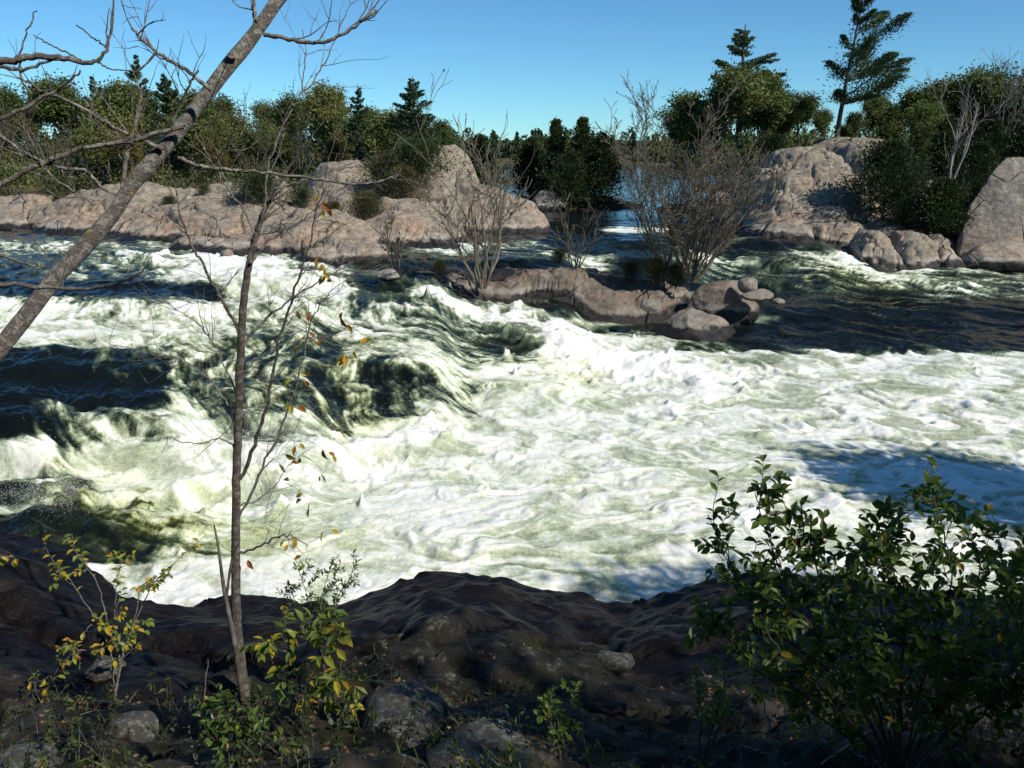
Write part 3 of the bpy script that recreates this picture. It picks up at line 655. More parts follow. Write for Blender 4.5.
def bare_meshes(h, seed, stems=9, spread=.55, lv=4, r0=.03, curve=.07, leafy=0, upr=.25, kids=(3, 5), tmin=.009):
    rng = np.random.RandomState(seed); T = Geo(); F = Geo(); tips = []
    def rec(b, d, L, r, l):
        n = 6 if l < 2 else 4
        P = limb(b, d, L, rng, droop=curve * .5, wob=.11 + .03 * l, n=n); T.tube(P, np.linspace(max(r, tmin), max(r * .5, tmin), n + 1), 5 if l == 0 else 3)
        tips.extend(P[2:])
        if l >= lv - 1: return
        for k in range(rng.randint(*kids)):
            i = rng.randint(1, n + 1); an = rng.rand() * 2 * pi; e = P[i] - P[i-1]; e /= np.linalg.norm(e)
            rec(P[i], e + np.array((cos(an), sin(an), upr)) * .55, L * rng.uniform(.4, .66), r * (.62 - .08 * l) * (1 - .08 * i), l + 1)
    for s in range(stems):
        an = 2 * pi * s / stems + rng.rand(); sp = spread * rng.uniform(.25, 1)
        rec((cos(an) * .12, sin(an) * .12, 0), (cos(an) * sp, sin(an) * sp, 1), h * rng.uniform(.45, .62), r0 * rng.uniform(.6, 1.1), 0)
    tips = np.array(tips); sc = h / np.percentile(tips[:, 2], 98.5); T.V = [v * sc for v in T.V]
    if leafy:
        k = rng.randint(0, len(tips), leafy); q = tips[k] * sc + rng.randn(leafy, 3) * .05
        F.blades(q, rng.randn(leafy, 3), .12, .08, rng.rand(leafy), rng)
    return T, F

def plant_kind(fn_out, tm, fm, crown='crown', trunk='trunk'):
    T, F = fn_out; a = T.build(trunk, tm, None); b = F.build(crown, fm, None, smooth=False) if F.n else None
    COL.objects.unlink(a); 
    if b: COL.objects.unlink(b)
    return a, b
def put(kind, name, pos, label, cat, group=None, rz=0., sc=1., sz=None):
    v = random.Random(label)
    r = thing(name, pos, label, cat, group); r.rotation_euler = (0, 0, rz); vx = v.uniform(.88, 1.25) if cat == 'tree' and group and 'viewpoint' not in group else 1; r.scale = (sc * vx, sc * vx, sz if sz else sc)
    for ch in kind:
        if ch is None: continue
        c = ch.copy(); COL.objects.link(c); c.parent = r
    return r
K = {}
K['pineA'] = plant_kind(pine_meshes(11, 1, spread=.26, crown0=.3, dens=2.2), M['bark_dark'], M['pine'])
K['pineB'] = plant_kind(pine_meshes(10, 2, spread=.24, crown0=.2, ragged=.5, dens=2.2), M['bark_dark'], M['pine'])
K['pineC'] = plant_kind(pine_meshes(8, 5, spread=.32, crown0=.12, ragged=.3, dens=2.2), M['bark_dark'], M['pine'])
K['lean'] = plant_kind(pine_meshes(11.5, 31, flag=(.55, 0), crown0=.28, spread=.40, lean=(.10, 0), ragged=.55, dens=5.4, blade=.25, step=(.035, .09), flat=.15), M['bark_dark'], M['pine'])
K['wind'] = plant_kind(pine_meshes(7.5, 12, flag=(.25, 0), crown0=.25, spread=.28, ragged=.45, dens=3.4, blade=.22, step=(.055, .08), flat=.16), M['bark_dark'], M['pine'])
K['junA'] = plant_kind(juniper_meshes(6.2, 2.0, 3, 12000), M['bark_dark'], M['cedar'])
K['junB'] = plant_kind(juniper_meshes(6.8, 1.5, 4, 11000, spire=1.25), M['bark_dark'], M['cedar'])
K['junC'] = plant_kind(juniper_meshes(4.4, 2.5, 6, 15000, lean=(.12, 0), blade=.18), M['bark_dark'], M['cedar'])
K['junD'] = plant_kind(juniper_meshes(2.6, 2.0, 9, 9000, blade=.16, spire=.7), M['bark_dark'], M['cedar'])
K['oakA'] = plant_kind(broad_meshes(8, 3.2, 21, 12000), M['bark_dark'], M['broad'])
K['oakB'] = plant_kind(broad_meshes(7, 3.0, 22, 11000, multi=2), M['bark_dark'], M['broad'])
K['oakC'] = plant_kind(broad_meshes(9, 3.0, 23, 12000), M['bark_dark'], M['broad'])
K['oakD'] = plant_kind(broad_meshes(8, 3.8, 27, 13000, multi=3), M['bark_grey'], M['broad'])
K['turn'] = plant_kind(broad_meshes(7, 2.6, 24, 5000, multi=2), M['bark_grey'], M['mixed'])
K['bareA'] = plant_kind(bare_meshes(8, 31, stems=3, spread=.25, r0=.07), M['bark_grey'], M['mixed'])
K['bareB'] = plant_kind(bare_meshes(7, 32, stems=4, spread=.35, r0=.05, leafy=250), M['bark_grey'], M['mixed'])
K['heath'] = plant_kind(juniper_meshes(2.2, 1.5, 41, 9000, blade=.10, spire=.6), M['bark_dark'], M['shrub'], 'foliage', 'stem')
K['heathB'] = plant_kind(juniper_meshes(2.2, 1.8, 42, 11000, blade=.11, spire=.6), M['bark_dark'], M['cedar'], 'foliage', 'stem')

rng = np.random.RandomState(99)
# left forest, each tree its own thing
LT = [(20, 118, 76, 'bareA'), (70, 112, 77, 'bareB'), (135, 120, 76, 'turn'), (165, 116, 78, 'bareA'), (212, 122, 76, 'turn'), (255, 112, 77, 'bareB'), (300, 120, 76, 'bareA'), (345, 124, 75, 'turn'), (110, 108, 80, 'oakD'), (232, 104, 82, 'oakD'), (278, 108, 80, 'oakD'),  # px, top row, distance, kind
 (-40, 88, 82, 'oakA'), (8, 92, 84, 'bareA'), (30, 84, 90, 'oakC'), (58, 92, 84, 'bareB'), (84, 74, 92, 'oakA'), (108, 72, 88, 'pineB'), (128, 80, 84, 'oakB'), (150, 54, 90, 'pineA'), (176, 70, 86, 'pineC'),
 (200, 88, 82, 'oakB'), (222, 92, 88, 'oakC'), (246, 100, 84, 'turn'), (268, 92, 88, 'bareB'), (290, 92, 84, 'oakC'), (312, 96, 82, 'bareA'), (325, 80, 80, 'oakA'), (344, 88, 84, 'pineC'), (362, 82, 72, 'pineB'), (390, 108, 70, 'oakB'),
 (45, 100, 104, 'oakC'), (95, 96, 106, 'oakA'), (140, 92, 104, 'oakC'), (190, 96, 102, 'oakB'), (235, 98, 104, 'oakA'), (280, 100, 104, 'oakC'), (330, 100, 100, 'oakB'), (375, 104, 98, 'oakA'), (410, 112, 96, 'oakC'), (445, 118, 96, 'oakB'), (0, 98, 104, 'oakB'), (-100, 80, 90, 'pineA'), (-70, 95, 84, 'bareA'), (-150, 85, 88, 'oakC')]
kn = {'oakA': ('broadleaf_tree', 'round-crowned dark green broadleaf tree'), 'oakB': ('broadleaf_tree', 'low spreading double-stemmed broadleaf tree'), 'oakC': ('broadleaf_tree', 'tall loose-crowned green broadleaf tree'), 'oakD': ('broadleaf_tree', 'wide three-stemmed broadleaf tree'), 'turn': ('autumn_tree', 'yellow-brown turning tree'),
      'pineA': ('pine_tree', 'tall straight dark pine'), 'pineB': ('pine_tree', 'ragged open-crowned pine'), 'pineC': ('pine_tree', 'broad low-branched pine'), 'bareA': ('bare_tree', 'thin-stemmed leafless tree'), 'bareB': ('bare_tree', 'grey tree with few brown leaves')}
hk = {'oakD': 8, 'oakA': 8, 'oakB': 7, 'oakC': 9, 'turn': 7, 'pineA': 11, 'pineB': 10, 'pineC': 8, 'bareA': 8, 'bareB': 7}
wh = ['far beyond the left frame edge', 'at the left edge of the far forest', 'in the left-hand forest near its left edge', 'in the left-hand forest behind the curled twigs', 'in the left-hand forest behind the leaning trunk', 'in the left-hand forest just right of the leaning trunk', 'in the middle of the left-hand forest', 'in the left-hand forest behind the sapling top', 'near the right end of the left-hand forest', 'at the right end of the left-hand forest']
cnt = {}
for i, (px, top, Yd, k) in enumerate(sorted(LT)):
    p = at_y(px, 200, Yd); base = 3.0; zt = at_y(px, top, Yd)[2]; sc = (zt - base) / hk[k]
    place = wh[min(9, max(0, int((px + 60) / 48)))]; nm, lb = kn[k]; label = f'{lb} {place}'
    if Yd > 95: label = label.replace('in the', 'deep in the')
    k0 = label; j = 1
    while label in cnt: j += 1; label = f"{['', '', 'second', 'third', 'fourth', 'fifth'][j]} {k0}"
    cnt[label] = 1
    put(K[k], nm, (p[0], p[1], base - .3), label, 'tree', 'trees of the left-hand forest', rz=rng.rand() * 6, sc=sc, sz=sc * 1.02)
# understorey rows between trunks: thicket masses
def thicket(name, label, spots, mat, seed, blade=.22, n=900):
    rng = np.random.RandomState(seed); G = Geo()
    for (x, y, z, r, h) in spots:
        m = int(n * r * h / 3); u = rng.randn(m, 3); u /= np.linalg.norm(u, axis=1)[:, None]; rr = rng.rand(m)[:, None]**.4
        q = np.array((x, y, z)) + u * rr * np.array((r, r, h)) * (1 + .25 * fbm3(u * 2 + x, .7, seed, 3))[:, None]; q[:, 2] = np.maximum(q[:, 2], z - .3)
        cl = .45 + .3 * fbm3(q, 1.5, seed, 3) + rng.randn(m) * .08
        G.blades(q, rng.randn(m, 3) + [0, 0, .4], rng.uniform(.6, 1.4, m) * blade, rng.uniform(.4, .7, m) * blade, np.clip(cl, 0, 1), rng)
    o = G.build(name, mat, smooth=False); return tag(o, label, 'undergrowth', kind='stuff')
sp = []
for k in range(150):
    px = rng.uniform(-200, 440); Yd = rng.uniform(74, 98); p = at_y(px, 200, Yd); sp.append((p[0], p[1], 3.2, rng.uniform(1.2, 2.4), rng.uniform(.8, 2.6)))
thicket('forest_undergrowth', 'dense mixed undergrowth between the trunks of the left-hand forest', sp, M['broad'], 3, .3, 330)
sp = []
for k in range(60):
    px = rng.uniform(-200, 430); Yd = rng.uniform(68, 76); p = at_y(px, 200, Yd); sp.append((p[0], p[1], 2.8, rng.uniform(.8, 1.6), rng.uniform(.5, 1.3)))
thicket('shore_scrub', 'low rusty and olive scrub along the front of the left-hand forest', sp, M['shrub'], 4, .24, 420)
sp = []
for k in range(110):
    px = rng.uniform(660, 1150); Yd = rng.uniform(56, 80); p = at_y(px, 200, Yd); sp.append((p[0], p[1], 4.6 + (Yd - 56) * .06, rng.uniform(1.2, 2.2), rng.uniform(.8, 2.4)))
thicket('bank_undergrowth', 'dark undergrowth behind the sloping rock on the right-hand bank', sp, M['broad'], 5, .26, 420)

# lone pines and junipers
def set_tree(px, ptop, pbase, Yd, k, hh, name, label, cat='tree', group=None, rz=0.):
    a, b = at_y(px, pbase, Yd), at_y(px, ptop, Yd); sc = (b[2] - a[2]) / hh
    return put(K[k], name, (a[0], a[1], a[2]), label, cat, group, rz, sc)
set_tree(415, 76, 172, 62, 'pineC', 8, 'pine_tree', 'lone conical pine rising behind the left-hand granite dome').scale.x *= 1.35
set_tree(835, -18, 150, 58, 'lean', 11.5, 'pine_tree', 'tall windswept pine leaning right on the crest of the sloping rock')
set_tree(738, 24, 150, 62, 'wind', 7.5, 'pine_tree', 'ragged pine top standing above the round oaks left of the windswept pine').scale.x *= 1.9
for px, top, base, Yd, k, hh, lb in [(715, 66, 168, 56, 'oakA', 8, 'broad green oak at the left end of the right-hand wood'), (762, 74, 165, 58, 'oakB', 7, 'dark green oak right behind the windswept pine foot'), (690, 92, 180, 58, 'oakB', 7, 'lower green oak beside the tangle of bare shrubs'),
                                 (800, 92, 160, 64, 'oakC', 9, 'shaded oak between the ragged pine and the windswept pine'), (865, 92, 160, 66, 'oakA', 8, 'low green oak just right of the windswept pine trunk'), (905, 88, 170, 58, 'oakC', 9, 'green oak above the spreading juniper'),
                                 (940, 74, 180, 56, 'oakA', 8, 'dark oak behind the dead pale tree'), (985, 66, 180, 56, 'oakC', 9, 'tall oak above the huge grey boulder'), (1025, 64, 185, 54, 'oakB', 7, 'oak at the right frame edge above the huge boulder'), (1075, 50, 190, 54, 'oakA', 8, 'oak just outside the right frame edge'), (1130, 40, 190, 56, 'oakC', 9, 'second oak outside the right frame edge'), (885, 100, 150, 72, 'pineC', 8, 'distant pine filling the gap right of the windswept pine'),
    (672, 108, 178, 64, 'oakC', 9, 'low oak at the lake end of the right-hand wood'), (700, 100, 172, 68, 'oakA', 8, 'oak deep behind the broad green oak'), (740, 96, 165, 70, 'oakC', 9, 'shaded oak under the ragged pine'), (780, 100, 158, 60, 'oakB', 7, 'bushy oak close left of the windswept pine trunk'), (822, 108, 152, 70, 'oakA', 8, 'bushy oak far behind the windswept pine trunk'), (850, 112, 152, 61, 'oakB', 7, 'low bushy oak at the right foot of the windswept pine'),
    (888, 104, 165, 62, 'oakB', 7, 'bushy oak behind the spreading juniper'), (915, 100, 178, 54, 'oakA', 8, 'dense oak left of the dead pale tree'), (962, 96, 180, 60, 'oakB', 7, 'dense oak right behind the dead pale tree'), (1005, 92, 185, 60, 'oakA', 8, 'dense oak behind the huge grey boulder')]:
    set_tree(px, top, base, Yd, k, hh, 'pine_tree' if k[0] == 'p' else 'oak_tree', lb, group='wood on the right-hand bank', rz=px * .37)
for px, top, base, Yd, k, hh, lb in [(480, 128, 212, 62, 'junA', 6.2, 'bushy juniper at the left end of the islet clump'), (555, 110, 211, 61, 'junB', 6.8, 'slim juniper with a feathery tip in the islet clump'), (581, 108, 212, 60, 'junB', 6.8, 'tallest pointed juniper in the islet clump'),
                                     (600, 126, 212, 60, 'junA', 6.2, 'wide dark juniper on the right side of the islet clump'), (530, 132, 211, 63, 'junA', 6.2, 'rounded juniper in the middle of the islet clump'), (566, 150, 212, 59, 'junC', 4.4, 'low front juniper of the islet clump')]:
    set_tree(px, top, base, Yd, k, hh, 'juniper_tree', lb, group='junipers on the channel islet', rz=px * .7)
for px, top, base, Yd, k, hh, lb in [(882, 138, 219, 43.0, 'junC', 4.4, 'dark spreading juniper leaning over the right-hand rock slope'), (905, 150, 215, 46, 'junA', 6.2, 'dark upright juniper in the shadowed hollow beside the dead pale tree'), (938, 176, 248, 41.4, 'junC', 4.4, 'sprawling juniper above the blocky pink ledges'),
                                     (900, 205, 238, 42, 'junD', 2.6, 'low green juniper mound between the two sprawling junipers'), (985, 112, 190, 50, 'junA', 6.2, 'dark juniper behind the huge grey boulder'), (912, 128, 205, 48, 'junB', 6.8, 'dark pointed juniper above the two sprawling junipers'), (938, 112, 200, 49, 'junA', 6.2, 'tall bushy juniper left of the dead pale tree trunk'), (968, 140, 205, 47, 'junC', 4.4, 'juniper right of the dead pale tree beside the huge boulder'), (958, 196, 250, 42.5, 'junD', 2.6, 'low dark juniper tucked against the left side of the huge grey boulder'), (1015, 118, 188, 49.5, 'junB', 6.8, 'pointed juniper above the top of the huge grey boulder'), (1040, 120, 195, 49, 'junC', 4.4, 'juniper behind the boulder at the right frame edge'), (770, 138, 168, 55, 'junD', 2.6, 'juniper scrub at the top of the rock slope')]:
    set_tree(px, top, base, Yd, k, hh, 'juniper_tree', lb, group='junipers of the right-hand bank', rz=px * .5)
for px, top, base, Yd, k, hh, lb in [(262, 180, 224, 42, 'heathB', 2.2, 'dark green juniper bush on the left outcrop behind the sapling'), (170, 198, 216, 44, 'heath', 2.2, 'small olive shrub in a hollow of the left outcrop'), (60, 196, 212, 48, 'heath', 2.2, 'olive shrub near the left end of the left outcrop'), (205, 186, 202, 47, 'heath', 2.2, 'brownish shrub on the crest of the left outcrop'), (300, 192, 214, 43, 'heathB', 2.2, 'green shrub below the first granite dome'), (335, 204, 228, 41, 'heath', 2.2, 'rust coloured shrub in a cleft of the left outcrop'), (120, 188, 200, 48, 'heathB', 2.2, 'dark mat of juniper on the back of the left outcrop'), (385, 160, 205, 45, 'heath', 2.2, 'rusty blueberry thicket between the two granite domes'), (420, 150, 208, 45.5, 'heathB', 2.2, 'green bush against the tall granite dome'),
                                     (365, 196, 232, 40, 'heath', 2.2, 'reddish low shrub on the left outcrop near the domes'), (75, 214, 228, 46, 'heathB', 2.2, 'small dark bush at the waterline of the left outcrop'), (160, 190, 200, 47, 'heathB', 2.2, 'flat green juniper mat on top of the left outcrop'), (405, 172, 214, 43, 'heath', 2.2, 'brown twiggy bush left of the tall granite dome'),
                                     (655, 262, 288, 30.6, 'heath', 2.2, 'low brown heath at the foot of the bare mid-river shrub'), (630, 264, 284, 31.2, 'heath', 2.2, 'rust-coloured heath patch on the middle of the mid-river ledge'), (675, 268, 290, 30.4, 'heathB', 2.2, 'dark green heath beside the smooth pale boulder'), (440, 262, 280, 31, 'heath', 2.2, 'brownish heath on the low left end of the mid-river ledge'), (560, 252, 268, 31, 'heathB', 2.2, 'low green heath on top of the mid-river ledge'), (440, 180, 200, 50, 'heath', 2.2, 'low shrub behind the tall granite dome')]:
    set_tree(px, top, base, Yd, k, hh, 'shrub', lb, 'shrub', rz=px * .9)
# mid-river bare shrubs
def special(fn_out, px, pbase, Yd, name, label, tm, fm, cat='shrub', rz=0.):
    a = at_y(px, pbase, Yd); k = plant_kind(fn_out, tm, fm, 'leaves', 'branches'); return put(k, name, a, label, cat, rz=rz)
special(bare_meshes(5.9, 61, stems=16, spread=.8, lv=5, r0=.055, leafy=420, kids=(3, 5), tmin=.011), 690, 282, 30, 'bare_shrub', 'wide many-stemmed leafless shrub on the right end of the mid-river ledge', M['bark_grey'], M['mixed'])
special(bare_meshes(4.6, 62, stems=7, spread=.6, lv=4, r0=.045, leafy=60), 660, 278, 31, 'bare_shrub', 'smaller leafless shrub with a pale stem beside the wide many-stemmed one', M['bark_grey'], M['mixed'])
special(bare_meshes(5.7, 63, stems=8, spread=.6, lv=4, r0=.055, leafy=80), 482, 288, 29.5, 'bare_shrub', 'leafless shrub with splayed grey stems on the left end of the mid-river ledge', M['bark_grey'], M['mixed'], rz=1)
special(bare_meshes(2.6, 64, stems=6, spread=.7, lv=3, r0=.025), 575, 268, 31, 'bare_shrub', 'knee-high twiggy shrub on top of the mid-river ledge', M['bark_grey'], M['mixed'])
special(bare_meshes(5.5, 65, stems=3, spread=.2, lv=4, r0=.05, leafy=400), 643, 160, 70, 'bare_tree', 'thin pinkish leafless tree standing by the lake beyond the bare shrubs', M['bark_grey'], M['mixed'], 'tree')
special(bare_meshes(2.0, 66, stems=6, spread=.6, lv=3, r0=.018, leafy=80), 395, 268, 30.5, 'bare_shrub', 'small twiggy shrub at the near edge of the left outcrop', M['bark_grey'], M['mixed'])
special(bare_meshes(6.4, 67, stems=2, spread=.15, lv=4, r0=.07, upr=.5), 948, 196, 44, 'dead_tree', 'bleached dead tree with crooked pale limbs among the junipers', M['bark_pale'], M['mixed'], 'tree')
special(bare_meshes(5.0, 68, stems=5, spread=.4, lv=4, r0=.05), 1000, 150, 50, 'bare_tree', 'leafless grey tree above the huge boulder', M['bark_grey'], M['mixed'], 'tree', rz=2)
# far wood beyond the lake
def far_wood():
    rng = np.random.RandomState(5)
    for nm, mat, frac, lb in (('far_wood', M['pine'], 1., 'dark evergreen wood along the far lake shore'), ('far_autumn_wood', M['mixed'], .3, 'rusty autumn trees at the edge of the far lake shore')):
        G = Geo()
        for k in range(int(620 * frac)):
            y = rng.uniform(216, 262) if frac == 1 else rng.uniform(212, 222); x = rng.uniform(-230, 230); h = rng.uniform(4.5, 8) if frac == 1 else rng.uniform(3, 6.5); r = h * rng.uniform(.2, .38)
            m = 120; tt = rng.rand(m); an = rng.rand(m) * 2 * pi; cone = rng.rand() < .5
            rr = r * (np.sqrt(rng.rand(m))) * ((1 - tt)**.8 if cone else np.sqrt(1 - (2*tt - 1)**2 * .9)) 
            q = np.stack([x + rr * np.cos(an), y + rr * np.sin(an), 2 + .2 * (y - 212) * .1 + h * tt], 1)
            G.blades(q, rng.randn(m, 3), rng.uniform(.7, 1.5, m), rng.uniform(.5, .9, m), np.clip(.45 + rng.randn() * .15 + rng.randn(m) * .1, 0, 1), rng)
        o = G.build(nm, mat, smooth=False); tag(o, lb, 'wood', kind='stuff')
far_wood()

# ------------------------------------------------------------------ foreground: leaning tree
def px_branch(G, pts, w0, w1, Y0, Y1=None, n=None, sides=8, wob=.0, rng=rng, a=0.):
    """a branch whose joints are read off the picture and put at real distances Y0..Y1; widths given in picture points"""
    Y1 = Y0 if Y1 is None else Y1; m = len(pts)
    P = np.array([at_y(px, py, Y0 + (Y1 - Y0) * i / max(1, m - 1)) for i, (px, py) in enumerate(pts)])
    n = n or max(6, m * 5); C = spline(P, n); C += rng.randn(n, 3) * wob * Y0 / FOC; R = np.linspace(w0, w1, n) * .31 * Y0 / FOC
    k = 1 + .05 * rng.randn(n); G.tube(C, R * k, sides, a=a); return C
def twigs(G, C, num, L, r, rng, lv=2, up=.35, tips=None, t0=.2):
    for k in range(num):
        i = rng.randint(int(len(C) * t0), len(C)); d = C[min(i + 1, len(C) - 1)] - C[max(i - 1, 0)]; d = d / (np.linalg.norm(d) + 1e-9)
        sd = rng.randn(3); sd[1] *= .6; sd[2] += up; dr = d * .8 + sd * .7
        P = limb(C[i], dr, L * rng.uniform(.4, 1.2), rng, droop=.05, wob=.16, n=5); G.tube(P, np.linspace(r, r * .35, 6), 4)
        if tips is not None: tips.append(P[-1])
        if lv > 1: twigs(G, P, 2, L * .5, r * .6, rng, lv - 1, up, tips)
r5 = np.random.RandomState(17)
A = at_y(-320, 760, 3.2); A[2] = float(near_h(np.array([A[0]]), np.array([A[1]]))[0]) - .1
lt = thing('leaning_tree', A, 'lichen-covered bare trunk leaning right across the upper left of the view', 'tree')
G = Geo()
P = [A, at_y(-170, 560, 3.3)] + [at_y(px, py, Y_) for px, py, Y_ in [(-60, 420, 3.4), (2, 345, 3.45), (60, 272, 3.5), (120, 200, 3.55), (165, 148, 3.6), (215, 85, 3.65), (250, 40, 3.7), (285, -8, 3.75), (345, -90, 3.8), (400, -190, 3.9)]]
C = spline(P, 90); C += np.stack([np.interp(np.linspace(0, 25, 90), np.arange(26), r5.randn(26)) for _ in range(3)], 1) * .005; wpx = np.interp(np.linspace(0, 1, 90), [0, .3, .75, 1], [40, 27, 22, 15]); G.tube(C, wpx * .30 * 3.6 / FOC * (1 + .04 * np.interp(np.linspace(0, 20, 90), np.arange(21), r5.randn(21))), 14)
G.build('trunk', M['bark_lichen'], lt, origin=A)
for pts, w0, w1 in [([(162, 150), (140, 138), (117, 129), (94, 115), (62, 98), (40, 90), (27, 80)], 7, 3), ([(185, 127), (156, 133), (129, 141), (82, 149), (39, 165), (0, 184), (-40, 205)], 7, 9), ([(172, 122), (183, 100), (192, 80), (199, 70)], 5, 2),
                    ([(122, 196), (127, 155), (136, 122), (141, 90)], 8, 5), ([(211, 90), (190, 73), (172, 62), (146, 44), (132, 28)], 7, 4), ([(264, 34), (293, 40), (324, 42), (351, 29), (377, 10)], 7, 4), ([(256, 22), (254, 8), (253, -20)], 7, 5),
                    ([(178, 158), (200, 166), (219, 169), (260, 172), (308, 178), (351, 184), (385, 180), (398, 172)], 7, 2.5), ([(118, 196), (98, 184), (86, 170), (64, 168), (43, 162), (20, 150), (0, 135), (-20, 125)], 5, 5), ([(96, 205), (70, 190), (45, 170), (40, 160)], 3, 1.5)]:
    g = Geo(); Cb = px_branch(g, pts, w0, w1, 3.55, 3.5, sides=7, wob=.5, rng=r5); twigs(g, Cb, 6, .22, .0028, r5, 2); g.build('branch', M['bark_lichen'], lt, origin=A)
# the curled limbs that enter from the left edge belong to a second tree just outside
B = at_y(-420, 700, 3.0); B[2] = float(near_h(np.array([B[0]]), np.array([B[1]]))[0]) - .1
ot = thing('overhanging_tree', B, 'bare tree just past the left edge whose curled twigs reach into view', 'tree')
G = Geo(); P = [B, at_y(-400, 500, 2.95), at_y(-370, 250, 2.9), at_y(-360, 0, 2.9), at_y(-330, -250, 2.9)]; G.tube(spline(P, 40), np.linspace(.07, .03, 40), 12); G.build('trunk', M['bark_lichen'], ot, origin=B)
for pts, w0, w1, tw in [([(-372, 200), (-220, 120), (-90, 70), (0, 61), (30, 57), (60, 58), (90, 63), (104, 54), (112, 25), (114, -5)], 16, 2.5, 2), ([(-150, 90), (-60, 72), (0, 67), (24, 70), (50, 61), (70, 60)], 8, 3, 0), ([(37, 10), (26, 34), (20, 58), (22, 80), (31, 94)], 2, 4, 0), ([(35, 35), (50, 45), (64, 51), (80, 60)], 2, 3, 0),
                        ([(76, 24), (90, 36), (100, 42), (107, 48)], 2, 3, 0), ([(98, 62), (115, 70), (136, 71)], 3, 1.5, 2), ([(-366, 150), (-180, 180), (-60, 145), (0, 120), (31, 104), (66, 84), (82, 70)], 12, 2.5, 1), ([(-380, 330), (-200, 300), (-80, 282), (0, 284), (60, 288), (100, 287), (132, 278), (148, 266)], 12, 2.5, 1),
                        ([(-378, 400), (-150, 280), (-60, 250), (0, 255), (40, 268), (62, 252)], 9, 2, 1), ([(62, 286), (66, 262), (70, 245)], 3, 1.2, 0)]:
    g = Geo(); Cb = px_branch(g, pts, w0, w1, 2.9, 2.9, sides=7, wob=.6, rng=r5)
    if tw: twigs(g, Cb, tw, .14, .003, r5, 1, t0=.7)
    g.build('branch', M['bark_twig'], ot, origin=B)

# ------------------------------------------------------------------ foreground: sapling
GZ = lambda x, y: float(near_h(np.array([x]), np.array([y]))[0])
def ground_hit(px, py):
    y = 9.0
    d = ray(px, py)
    ts = np.linspace(2, 16, 600); Pq = np.array((0, 0, H))[None] + ts[:, None] * d[None]; hz = near_h(Pq[:, 0], Pq[:, 1])
    k = np.argmax(Pq[:, 2] < hz); return Pq[k]
SB = ground_hit(244, 700); SY = SB[1]
stree = thing('sapling', SB, 'slender grey sapling with a few yellow leaves standing in front of the rapids', 'tree')
G = Geo(); pts = [(246, 705), (239, 650), (236, 600), (236, 500), (238, 430), (241, 340), (245, 290), (250, 262), (256, 235), (264, 212), (274, 190), (286, 172), (296, 158)]
P = np.array([at_y(px, py, SY + i * .02) for i, (px, py) in enumerate(pts)]); C = spline(P, 90); C += r5.randn(90, 3) * .002
G.tube(C, np.interp(np.linspace(0, 1, 90), [0, .25, .6, .85, 1], [18, 13, 10, 7, 3]) * .35 * SY / FOC, 12); twigs(G, C[50:], 14, .35, .005, r5, 2)
G.build('trunk', M['bark_sapling'], stree, origin=SB)
tips = []
for pts, w0, w1, k in [([(239, 330), (222, 300), (207, 273), (195, 250), (184, 228), (176, 190)], 7, 2, 5), ([(243, 345), (262, 322), (290, 300), (322, 280), (352, 262)], 5, 1.5, 6), ([(240, 480), (256, 440), (268, 400), (276, 350), (289, 308), (303, 265), (316, 215), (325, 180)], 7, 1.5, 12),
                      ([(238, 520), (262, 470), (284, 420), (300, 370), (312, 320), (330, 290)], 5, 1.5, 9), ([(237, 430), (225, 400), (206, 378), (185, 362), (150, 352), (110, 345)], 4, 1.2, 8), ([(236, 450), (222, 438), (200, 444), (175, 440), (158, 432)], 3, 1.2, 3), ([(250, 262), (270, 240), (292, 228), (312, 212), (335, 190)], 5, 1.5, 5),
                      ([(274, 190), (288, 186), (310, 178), (335, 170), (362, 165)], 4, 1.5, 4), ([(256, 235), (240, 205), (222, 180), (205, 150), (196, 130)], 4, 1.2, 4), ([(236, 555), (262, 545), (285, 535), (310, 545)], 5, 1.5, 5), ([(237, 505), (258, 500), (275, 485), (290, 462)], 3, 1, 5),
                      ([(264, 212), (268, 170), (285, 120), (300, 95), (305, 60), (303, 30)], 4, 1.2, 4), ([(300, 95), (318, 75), (335, 40), (350, 5)], 3, 1, 3), ([(236, 390), (215, 345), (190, 318), (160, 300)], 3, 1, 6), ([(240, 380), (262, 352), (300, 340), (330, 338)], 3, 1, 6)]:
    g = Geo(); dY = r5.uniform(-.35, .35); Cb = px_branch(g, pts, w0, w1, SY + .1, SY + dY + .1, sides=6, wob=.9, rng=r5); twigs(g, Cb, k * 2, .36, .0032, r5, 2, tips=tips if pts[-1][0] > 280 else None); g.build('branch', M['bark_twig'] if w0 < 6 else M['bark_sapling'], stree, origin=SB)
g = Geo()
for px, py, n in [(324, 203, 5), (320, 264, 5), (322, 280, 3), (306, 306, 4), (345, 320, 3), (318, 340, 3), (303, 342, 2), (367, 340, 2), (348, 358, 5), (306, 368, 3), (290, 384, 2), (290, 400, 3), (300, 448, 4), (328, 455, 3), (286, 470, 4), (322, 470, 2), (305, 497, 4), (330, 527, 2), (290, 540, 4), (240, 560, 3), (300, 565, 4)]:
    p = at_y(px, py, SY + .2); q = p + r5.randn(n, 3) * [.04, .04, .04]
    g.leaves(q, np.stack([r5.randn(n), r5.randn(n) * .6, -.4 - r5.rand(n)], 1), r5.randn(n, 3) * .5 + [0, -.6, .8], r5.uniform(.06, .1, n), r5.uniform(.3, .9, n), r5)
    g.tube(np.array([p, p + [-.06, 0, .07], p + [-.16, .02, .12]]), [.0018, .002, .003], 4)
g.build('leaves', M['leaf_autumn'], stree, smooth=False, origin=SB)
